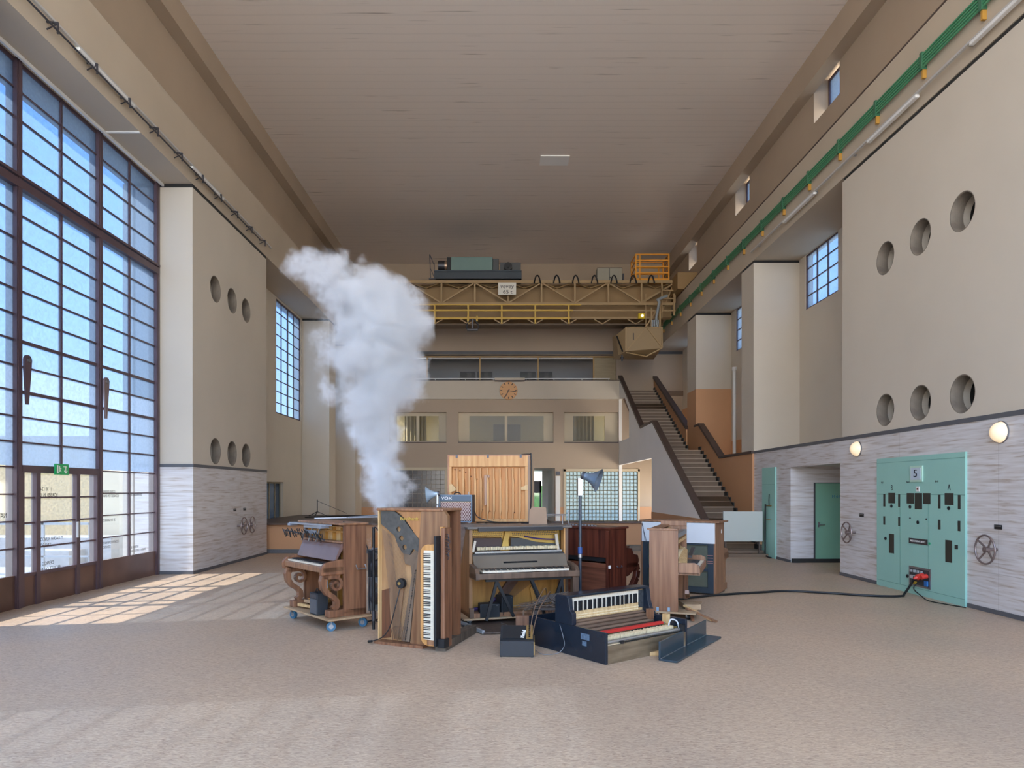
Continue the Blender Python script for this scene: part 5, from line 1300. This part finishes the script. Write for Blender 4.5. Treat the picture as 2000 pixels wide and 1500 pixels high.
MB().box(-.3, -.12, -.12, .04, .09, .2).build('wood_block', wood('reddish block', '8a6247', '6a4631', .5), t)
BX(-.22, -.20, -.1, -.08, 0, .26).build('thin_rod', copper, t)
# small combo amplifier lying on its back
t = thing('guitar_amplifier', 'small black guitar amplifier lying on its back, nearest the camera', 'amplifier', (-.03, 6.88, 0), -.04)
MB().slab([(0, 0), (0, .155), (.05, .165), (.30, .255), (.33, .25), (.33, 0)], [], 'yz', 0, .335).build('cabinet', tolex, t, bevel=.006)
Mg = Matrix.Translation((0, .04, .168)) @ Matrix.Rotation(math.atan2(.09, .25), 4, 'X')
MB().box(.025, .255, .01, .25, 0, .006).xf(Mg).build('grille', mat('black grille cloth', '1a1b1e', .7, bump=.3, bscale=300), t)
MB().box(.262, .325, .005, .26, 0, .008).xf(Mg).build('control_panel', mat('gold panel', 'a98a55', .35, metal=.5), t)
q = MB()
for i in range(6): q.cyl((.293, .03 + i * .04, .008), (.293, .03 + i * .04, .02), .009, n=10)
q.xf(Mg).build('control_knobs', black, t)
text('Marshall', .055, white_text, Mg @ TM((.232, .09, .008), (.15, 1, 0), (-1, .15, 0)), t, 'maker_lettering', sx=.8)
q = MB()
for x in (.005, .31):
    for z in (0.0, .13): q.box(x, x + .02, -.006, .01, z, z + .02)
q.build('corner_caps', black, t)
BX(.334, .345, .0, .32, .02, .15).build('back_edge', mat('brass edge', '94774a', .4, metal=.3), t)
tag(MB().tube([(.27, 6.98, .2), (.32, 7.05, .45), (.44, 7.3, .62), (.48, 7.6, .5), (.5, 7.9, .42)], .005).build('signal_cable', copper, smooth=True), 'thin copper cable rising from the small amplifier, left of two', 'cable', 'pair of copper cables')
tag(MB().tube([(.30, 7.0, .2), (.36, 7.06, .42), (.49, 7.3, .58), (.50, 7.6, .48), (.55, 7.9, .4)], .005).build('signal_cable', copper, smooth=True), 'thin copper cable rising from the small amplifier, right of two', 'cable', 'pair of copper cables')
tag(MB().tube([(.33, 7.1, .02), (.4, 6.95, .01), (.55, 7.0, .01), (.62, 7.02, .08), (.6, 6.98, .2), (.57, 7.15, .32)], .003).build('white_cable', mat('grey cable', '777c82', .4), smooth=True), 'pale thin cable draped over the black piano side', 'cable')

# ---- 4 black piano lying on its back
t = thing('upright_piano', 'blue-black upright piano lying on its back with keys facing the camera', 'piano', (.97, 6.56, 0), math.atan2(.6, .8), 'pianos of the heap')
W, Ln, Dp = 1.2, 1.15, .30
for x in (0, W - .03): BX(x, x + .03, 0, Ln, 0, Dp).build('side_panel', navy, t, bevel=.004)
BX(.03, W - .03, 0.0, .03, 0, .17).build('top_board', wood('raw dusty wood', '7d6a52', '55452f', .8, stretch=(1, 8, 8)), t)
BX(.03, W - .03, .03, Ln, .03, .06).build('back_board', spruce_l, t)
BX(.03, W - .03, Ln - .03, Ln, 0, Dp).build('bottom_board', navy, t)
MB().slab([(.46, .30), (.46, .42), (.50, .45), (.515, .56), (.54, .585), (.70, .585), (.72, .56), (.72, .30)], [], 'yz', -.005, .05).build('cheek', navy, t, bevel=.006)
MB().slab([(.40, .28), (.47, .36), (.50, .45), (.515, .56), (.54, .585), (.70, .585), (.72, .56), (.72, .28)], [], 'yz', W - .05, W + .005).build('cheek', navy, t, bevel=.006)
BX(.05, W - .05, .60, .70, .30, .57).build('keybed', navy, t)
MB().box(.0, W, .52, .70, .565, .59).build('key_slip', navy, t, bevel=.008)
BX(.05, W - .05, .575, .60, .28, .57).build('key_frame', spruce_l, t)
Mk = Matrix(((1, 0, 0, .055), (0, 0, -1, .575), (0, -1, 0, .42), (0, 0, 0, 1)))
keyboard(t, Mk, 1.01, 52, .135, .10, .018)
BX(1.07, 1.15, .56, .575, .36, .55).build('end_block', mat('speckled end block', '3c3f42', .6, var=.5, vscale=40), t)
q = MB()
for i in range(52):
    x = .055 + i * 1.01 / 52; q.box(x, x + .0165, .556, .575, .335, .42)
q.build('key_sticks', wood('pale key wood', 'd9bc8c', 'c4a272', .6, stretch=(20, 3, 3)), t)
q = MB()
for i in range(52):
    x = .063 + i * 1.01 / 52
    for r_ in range(2): q.cyl((x + .004 * r_, .556, .352 + .026 * r_), (x + .004 * r_, .55, .352 + .026 * r_), .005, n=6)
q.build('key_pins', mat('cream pins', 'efe0bc', .6), t)
q = MB()
for i in range(5): q.bar((.06, .54 - .045 * i, .315 - .026 * i), (1.13, .54 - .045 * i, .315 - .026 * i), .032, .02, (0, -.5, .86))
q.build('action_rails', wood('dusty action wood', '7c6350', '554235', .7, stretch=(.6, 8, 8)), t)
MB().bar((.06, .25, .235), (1.15, .25, .235), .06, .02).build('damper_rail', mat('worn grey rail', '8d857c', .6, var=.3, vscale=12), t)
MB().box(.04, 1.02, .165, .215, .245, .272).build('red_felt_rail', felt_red, t, bevel=.004)
q = MB()
for i in range(58):
    if i in (13, 34): continue
    x = .05 + i * .0178; q.box(x, x + .0155, .085, .155, .18, .235 + .004 * math.sin(i * 2.3))
q.build('hammer_row', felt_cream, t)
MB().cyl((.035, .045, .195), (W - .03, .045, .195), .019, n=12).build('steel_rail', mat('polished rail', 'b5b4b0', .2, metal=.8), t, smooth=True)
MB().box(.035, W - .03, .03, .07, .14, .172).build('black_rail', satin_black, t)
q = MB()
for i in range(14): q.box(.04 + i * .013, .046 + i * .013, .02, .03, .12, .18)
q.build('damper_combs', felt_cream, t)
MB().box(.22, .25, .0, .04, .08, .2).box(W - .08, W - .04, .0, .05, .1, .25).build('action_bracket', black, t)
MB().tube([(1.02, .1, .24), (1.08, .12, .29), (1.15, .1, .27), (1.12, .04, .2)], .008).build('looped_cord', mat('white cord', 'cfd2d4', .5), t, smooth=True)
MB().box(1.04, 1.09, .16, .2, .2, .24).cyl((1.1, .1, .2), (1.14, .1, .2), .02, n=12).build('brass_bits', mat('brass', 'a08850', .4, metal=.6), t)
BX(W - .09, W - .035, .2, .26, .18, .33).build('spruce_block', spruce_l, t)
MB().box(W - .12, W - .06, .40, .46, .25, .36).build('hinge_block', wood('reddish block', '8a6247', '6a4631', .5), t)
q = MB()
for i in range(6): q.bar((.05, .76 + .055 * i, .17 + .02 * (i % 2)), (.8, .76 + .055 * i, .17 + .02 * (i % 2)), .035, .015)
q.build('inner_slats', wood('dark slats', '5f4a3e', '3e2f28', .7), t)
MB().box(.0, -.002, .22, .34, .19, .25).box(.0, -.002, .26, .32, .13, .175).build('worn_sticker', mat('worn sticker', '5b7186', .6, var=.5, vscale=40), t)
tag(BX(1.36, 1.62, 6.93, 7.05, 0, .035).build('wood_block', spruce_l, bevel=.004), 'small pale wooden block on the floor before the black piano', 'wood block')

# ---- L-shaped lid
t = thing('angled_board', 'blue-black L-shaped lid board lying at the front right of the heap', 'board', (1.66, 6.62, 0), math.atan2(1.12, .77))
MB().box(0, 1.36, .0, .19, .0, .022).build('flat_board', mat('slate lacquer', '34414a', .25, var=.2, vscale=2), t, bevel=.006)
MB().box(0, 1.36, .17, .19, .022, .185).build('upright_board', mat('slate lacquer', '34414a', .25, var=.2, vscale=2), t, bevel=.004)
MB().cyl((0, .165, .024), (1.36, .165, .024), .004, n=6).build('hinge', steel, t)

# ---- 5 dark red piano seen from behind
t = thing('upright_piano', 'dark mahogany upright piano right of the tall pole, seen from behind', 'piano', (1.70, 9.58, 0), math.radians(135), 'pianos of the heap')
W, D, HH = 1.25, .40, 1.15
for x in (0, W - .03): BX(x, x + .03, 0, D, 0, HH - .03).build('side_panel', mahog, t)
BX(-.02, W + .02, -.03, D + .02, HH - .03, HH).build('lid', mahog, t, bevel=.006)
BX(.03, W - .03, D - .03, D - .01, .74, HH - .03).build('upper_panel', mahog, t)
BX(.03, W - .03, D - .06, D - .03, .68, .74).build('dark_gap', black, t)
BX(.03, W - .03, D - .02, D + .005, .60, .66).build('middle_rail', mahog_f, t, bevel=.004)
BX(.03, W - .03, D - .03, D - .01, .05, .60).build('lower_panel', mahog_f, t)
BX(0, W, 0, D, 0, .05).build('bottom_board', mahog, t)
BX(.0, .04, D - .02, D + .015, .3, 1.1).build('edge_post', mahog, t)
BX(0, W, -.27, 0, .58, .64).build('keybed', mahog, t)
q = MB()
for x in (0, W - .045): q.slab([(-.05, .46), (-.28, .58), (-.31, .66), (-.28, .74), (-.18, .76), (-.14, .84), (0, .86), (0, .46)], [], 'yz', x, x + .045)
q.build('cheeks', mahog, t, bevel=.008)
keyboard(t, Tr(.06, -.11, .642), W - .12)
BX(.045, W - .045, -.14, 0, .85, .87).build('fallboard', mahog, t)
q = MB()
for x in (.0, W - .07):
    c = [(-.27, .60), (-.30, .52), (-.28, .42), (-.2, .32), (-.13, .24), (-.11, .15), (-.15, .05)]
    for i in range(len(c) - 1): q.bar((x + .035, c[i][0], c[i][1]), (x + .035, c[i + 1][0], c[i + 1][1]), .085, .07, (1, 0, 0))
q.build('scroll_legs', mahog, t, bevel=.006)
q = MB()
for x in (0, W - .1): q.box(x, x + .1, -.2, D, 0, .07)
q.build('feet', mahog, t)
MB().tube([(-.002, .12, .62), (-.02, .12, .6), (-.02, .22, .6), (-.002, .22, .62)], .006, smooth=False).build('side_handle', dark_steel, t)
MB().box(-.01, .0, D - .03, D + .01, .60, .64).build('label', white_m, t)

# ---- 6 walnut piano, side on
t = thing('upright_piano', 'walnut upright piano right of the black one, side on with keys to the right', 'piano', (2.22, 8.82, .105), math.radians(70), 'pianos of the heap')
W, D, HH = 1.18, .36, 1.055
BX(0, .03, 0, D, 0, HH - .02).build('side_panel', wood('tan walnut', '94694c', '7a5239', .4), t)
BX(W - .03, W, 0, D, 0, HH - .02).build('side_panel', walnut_l, t)
MB().box(-.02, .05, -.0, D + .03, HH - .02, HH + .0).box(.05, W, D - .12, D, HH - .02, HH).box(W - .05, W, 0, D, HH - .02, HH + .05).build('lid_frame', walnut_l, t, bevel=.004)
BX(.03, W - .03, .22, .24, .58, HH - .04).build('inner_board', spruce_l, t)
BX(.03, W - .03, .0, .2, .86, .90).build('shelf_rail', spruce_l, t)
BX(.03, W - .03, -.0, .06, .93, .99).build('upper_rail', mat('grey rail', '7d7a78', .4), t)
BX(.03, W - .03, D - .03, D, 0, HH - .02).build('back_board', walnut, t)
BX(0, W, -.25, 0, .47, .50).build('keybed', walnut_l, t)
q = MB()
for x in (0, W - .03): q.slab([(-.26, .47), (0, .47), (0, .62), (-.20, .625), (-.255, .60), (-.26, .55)], [], 'yz', x, x + .03)
q.build('cheeks', walnut_l, t, bevel=.006)
MB().box(0, W, -.265, -.25, .47, .56).build('key_slip', walnut_l, t)
keyboard(t, Tr(.05, -.10, .535), W - .1, 52, .14, .09, .018)
BX(.03, W - .03, -.10, .0, .50, .56).build('key_back', mat('grey key felt', '6a6460', .7), t)
q = MB()
for i in range(24): q.box(.08 + i * .042, .11 + i * .042, .01, .10, .60 + .004 * (i % 3), .74)
q.xf(Matrix.Identity(4)).build('hammer_row', felt_cream, t)
MB().bar((.05, -.05, .60), (.9, .02, .74), .02, .12, (0, .8, .5)).build('tilted_fallboard', wood('tilted cream board', 'c8a878', 'ab8856', .5), t)
MB().bar((.5, -.10, .66), (1.05, -.10, .73), .05, .03).build('dark_rail', dark_steel, t)
BX(W - .05, W, -.02, .04, .0, .47).build('leg', walnut, t); BX(.35, .38, .15, .3, 0, .47).build('inner_leg', walnut, t)
for y in (.1, .24): BX(-.006, .0, y, y + .03, .0, .05).build('tape_tab', mat('blue tape pale', '8fa8bc', .5), t)
dolly('piano_dolly', 'wooden dolly with black castors under the side-on walnut piano', (2.22, 8.82, 0), math.radians(70), -.03, 1.0, -.22, .36, .022, .082, black, ply, [(.08, -.12, .5), (.85, -.16, .9), (.85, .28, .3), (.08, .28, .2)])
def loose(a, b, w_, h_, m_, lab, up=(0, 0, 1)):
    o = MB().bar(a, b, w_, h_, up).build('wooden_batten', m_); tag(o, lab, 'batten', 'loose battens beside the walnut piano'); return o
loose((2.34, 9.0, .16), (2.62, 8.72, .015), .03, .02, spruce_l, 'pale batten sloping from the walnut piano dolly to the floor')
loose((2.36, 8.95, .13), (2.66, 8.65, .015), .03, .02, walnut_l, 'brown batten beside the pale one, sloping to the floor')
loose((2.42, 9.05, .12), (2.38, 8.72, .015), .04, .02, walnut, 'short brown stick under the two sloping battens')
loose((2.38, 9.0, .33), (2.5, 9.4, .22), .05, .05, walnut_l, 'thick brown batten leaning inside the walnut piano foot')
tag(BX(2.36, 2.56, 9.0, 9.3, .105, .17).build('wood_block', ply), 'wooden block lying on the dolly of the walnut piano', 'wood block')

# ---- 7 tall piano at right seen from the back with white sheet
t = thing('upright_piano', 'large piano seen from behind with white sheet and dark cloth panels', 'piano', (3.58, 11.27, 0), math.radians(148), 'pianos of the heap')
W, D, HH = 1.22, .5, 1.16
for x in (0, W - .03): BX(x, x + .03, 0, D, .02, HH - .025).build('side_panel', walnut_l, t)
BX(-.06, W + .02, -.04, D + .03, HH - .025, HH).build('lid', walnut_l, t, bevel=.005)
fb = mat('blue black frame', '27343f', .5)
MB().slab(rect(.03, W - .03, .03, HH - .03), [rect(.12, W - .12, .42, .78), rect(.12, W - .12, .12, .37)], 'xz', D - .05, D).build('back_frame', fb, t)
BX(.1, W - .1, D - .04, D - .03, .1, .8).build('cloth_panel', mat('grey green cloth', '55594c', .8, var=.12, vscale=6), t)
BX(.01, W - .02, D, D + .012, HH - .35, HH - .03).build('white_sheet', mat('white sheet', 'cdd0d4', .6, var=.03, vscale=3), t)
BX(0, W, -.28, 0, .55, .63).build('keybed', walnut_l, t); BX(.03, W - .03, .02, .04, .1, HH - .05).build('front_panel', walnut_l, t)
q = MB()
for x in (0, W - .04): q.slab([(-.30, .56), (0, .48), (0, .72), (-.26, .68)], [], 'yz', x, x + .04)
q.build('cheeks', walnut_l, t)
for x in (.01, W - .07): BX(x, x + .05, -.14, -.08, .06, .55).build('leg', walnut_l, t)
q = MB()
for x in (0, W - .08): q.box(x, x + .08, -.2, .0, .03, .14)
q.build('feet', walnut_l, t, bevel=.01)
MB().cyl((.02, -.1, .02), (.06, -.1, .02), .02, n=12).build('castor_wheel', black, t); BX(-.004, 0, .14, .17, HH - .2, HH - .14).build('label', white_m, t)
rods([((W - .02, D + .015, HH - .06), (W - .14, D + .015, HH - .5)), ((W - .03, D + .015, HH - .05), (W - .1, D + .015, HH - .5))], .004, 'hanging_wires', dark_steel, t)
q = MB()
for z in (.62, .58, .53, .5): q.box(.04, .13, D + .0, D + .012, z, z + .008)
q.build('strap_marks', mat('pale straps', 'a0756c', .6), t)

# ---- cardboard, wire rack, cables on top
tag(MB().slab([(0, 0), (.24, 0), (.225, .22), (.04, .23), (.01, .18)], [], 'xz', 0, .012).build('cardboard_sheet', mat('cardboard', '9c8068', .8, var=.08, vscale=4)), 'piece of brown cardboard standing at the corner of the bare piano back', 'cardboard').location = (.34, 9.08, 1.201)
t = thing('wire_rack', 'thin pale wire rack on top of the opened middle piano', 'rack', (.57, 9.1, 1.201), .2)
q = MB()
for x in (0, .22, .30): q.cyl((x, 0, 0), (x, 0, .13 if x < .3 else .18), .006, n=6)
q.build('posts', steel, t); MB().cyl((0, 0, .13), (.26, 0, .13), .006, n=6).cyl((0, 0, .11), (.26, 0, .11), .005, n=6).build('cross_wires', steel, t)
q = MB(); rr = random.Random(9)
for i in range(5):
    x = -.35 + i * .12
    q.tube([(x, 9.3, 1.212), (x + .1, 9.4, 1.215), (x + .2 + rr.uniform(0, .1), 9.3, 1.213), (x + .32, 9.35, 1.212)], .007, 5)
tag(q.build('cable_coil', black), 'loose black cables lying on the piano tops behind the middle piano', 'cables')
tag(MB().tube([(-.42, 9.45, 1.5), (-.36, 9.5, 1.3), (-.2, 9.5, 1.23), (-.05, 9.45, 1.212), (.1, 9.45, 1.212)], .007).build('amplifier_cable', black, smooth=True), 'black cable falling from the diamond-grille amplifier to the piano top', 'cable')
q = MB(); rr = random.Random(21)
for i in range(10): q.box(.9 + i * .04, .93 + i * .04, 9.95 - i * .04, 9.98 - i * .04, 1.151, 1.16 + rr.uniform(.0, .02))
tag(q.build('small_clamps', dark_steel), 'row of tiny dark clamps along the top of the mahogany piano', 'clamps', kind='stuff')
# floor cables
tag(MB().tube([(2.6, 10.4, .02), (3.2, 10.75, .02), (3.61, 10.93, .02), (4.1, 11.1, .02), (4.6, 11.24, .02), (5.2, 11.0, .02), (5.67, 10.74, .02), (6.1, 10.7, .02), (6.25, 10.82, .05), (6.45, 10.95, .22), (6.5, 11.0, .28)], .018, 8).build('power_cable', black, smooth=True), 'thick black power cable running across the floor to the mint panel', 'cable')
tag(MB().tube([(6.5, 10.82, .25), (6.4, 10.85, .12), (6.42, 10.65, .015), (6.3, 10.3, .012), (6.35, 10.0, .012), (6.45, 9.7, .012)], .008, 6).build('thin_cable', black, smooth=True), 'thin black cable dropping from the panel and lying along its foot', 'cable')
for i, (pts, lab) in enumerate((
    ([(-1.75, 8.6, .01), (-1.6, 8.8, .01), (-1.4, 9.0, .01), (-1.1, 8.9, .01), (-.8, 9.0, .01)], 'black cable on the floor behind the thin stand'),
    ([(-.55, 8.1, .01), (-.4, 8.3, .01), (-.3, 8.55, .01), (-.55, 8.7, .01), (-.9, 8.6, .01)], 'black cable on the floor beside the foot beam'),
    ([(-.5, 8.0, .01), (-.35, 8.15, .01), (-.2, 8.1, .01), (-.25, 8.35, .01), (-.5, 8.4, .01)], 'looped black cable at the platform corner'))):
    tag(MB().tube(pts, .009, 6).build('floor_cable', black, smooth=True), lab, 'cable', 'cables on the floor')
tag(MB().tube([(-6.1, 21.5, .795), (-5.6, 22.2, .795), (-5.0, 22.8, .795), (-4.2, 23.2, .795)], .03).build('black_hose', black, smooth=True), 'black hose lying on the low platform at the back left', 'hose')
t = thing('camera_tripod', 'small dark tripod standing on the low platform by the left recess', 'tripod', (-6.1, 22.9, .79))
MB().cyl((0, 0, .1), (0, 0, .55), .015, n=8).build('pole', black, t); MB().bar((0, 0, .15), (.3, .1, 0), .02, .02).bar((0, 0, .15), (-.3, .1, 0), .02, .02).bar((0, 0, .15), (0, -.3, 0), .02, .02).build('legs', black, t)
MB().bar((0, 0, .5), (.9, .3, .08), .015, .015).build('stay_wire', dark_steel, t)

# ================================================================ SMOKE
blobs = []
def sb(px, py, r, Y=10.0):   # centre of one puff, measured across the plume's own plane
    blobs.append(((px - 982) * Y / 1360, Y, H - (py - 957) * Y / 1360, r * 1.25 * Y / 1360))
SMOKE = [(728, 1050, 13), (740, 1010, 18), (750, 975, 34), (756, 930, 40), (742, 890, 42), (733, 845, 46), (732, 800, 56), (745, 755, 64), (790, 720, 42), (742, 700, 74), (752, 640, 82), (800, 640, 42), (800, 690, 34), (740, 590, 62), (785, 590, 40), (692, 585, 55), (668, 630, 36), (640, 545, 44), (604, 540, 30), (612, 520, 38), (645, 512, 30), (690, 540, 26), (770, 780, 36), (810, 765, 20), (655, 560, 36), (765, 960, 30), (650, 680, 40), (640, 760, 26)]
for s_ in SMOKE: sb(*s_)
sm = bpy.data.materials.new('smoke'); sm.use_nodes = True
t_ = sm.node_tree; n = t_.nodes; l = t_.links
for x in list(n):
    if x.type != 'OUTPUT_MATERIAL': n.remove(x)
out = [x for x in n if x.type == 'OUTPUT_MATERIAL'][0]
c = n.new('ShaderNodeTexCoord')
nz = n.new('ShaderNodeTexNoise'); nz.inputs['Scale'].default_value = 2.1; nz.inputs['Detail'].default_value = 6; nz.inputs['Roughness'].default_value = .68
l.new(c.outputs['Object'], nz.inputs['Vector'])
vs = n.new('ShaderNodeVectorMath'); vs.operation = 'SUBTRACT'; l.new(nz.outputs['Color'], vs.inputs[0]); vs.inputs[1].default_value = (.5, .5, .5)
vm = n.new('ShaderNodeVectorMath'); vm.operation = 'SCALE'; l.new(vs.outputs[0], vm.inputs[0]); vm.inputs['Scale'].default_value = 1.25
va = n.new('ShaderNodeVectorMath'); va.operation = 'ADD'; l.new(c.outputs['Object'], va.inputs[0]); l.new(vm.outputs[0], va.inputs[1])
cur = None
for (x, y, z, r) in blobs:
    di = n.new('ShaderNodeVectorMath'); di.operation = 'DISTANCE'; l.new(va.outputs[0], di.inputs[0]); di.inputs[1].default_value = (x, y, z)
    mr = n.new('ShaderNodeMath'); mr.operation = 'MULTIPLY_ADD'; l.new(di.outputs['Value'], mr.inputs[0]); mr.inputs[1].default_value = -1 / max(r, .01) / 1.0; mr.inputs[2].default_value = 1.0
    k = n.new('ShaderNodeMath'); k.operation = 'MULTIPLY'; l.new(mr.outputs[0], k.inputs[0]); k.inputs[1].default_value = min(1.0, .35 + r * 1.3)
    if cur is None: cur = k.outputs[0]
    else:
        mx = n.new('ShaderNodeMath'); mx.operation = 'SMOOTH_MAX'; l.new(cur, mx.inputs[0]); l.new(k.outputs[0], mx.inputs[1]); mx.inputs[2].default_value = .12; cur = mx.outputs[0]
mp_ = n.new('ShaderNodeMapRange'); mp_.interpolation_type = 'SMOOTHSTEP'; l.new(cur, mp_.inputs[0]); mp_.inputs[1].default_value = .04; mp_.inputs[2].default_value = .5; mp_.inputs[3].default_value = 0; mp_.inputs[4].default_value = 5.5
pv = n.new('ShaderNodeVolumePrincipled'); pv.inputs['Color'].default_value = (.97, .98, 1, 1); l.new(mp_.outputs[0], pv.inputs['Density']); pv.inputs['Anisotropy'].default_value = .0
l.new(pv.outputs[0], out.inputs['Volume'])
x0 = min(b[0] - b[3] for b in blobs) - .2; 
prof = [(-1.98, .75), (-1.45, .75), (-1.1, 1.7), (-.95, 2.9), (-1.0, 4.4), (-2.0, 5.05), (-3.3, 5.15), (-3.3, 3.9), (-2.75, 2.9), (-2.4, 1.6)]
sk = MB().slab(prof, [], 'xz', 9.2, 10.8).build('smoke_plume', sm)
tag(sk, 'white smoke plume rising from behind the upended piano', 'smoke', kind='stuff')
#@@O2@@
# ---------------------------------------------------------------- bring everything to metres
for o in list(COL.objects):
    if o.parent is None and o.type not in ('CAMERA', 'LIGHT'):
        o.location = Vector(o.location) * UNIT; o.scale = Vector(o.scale) * UNIT
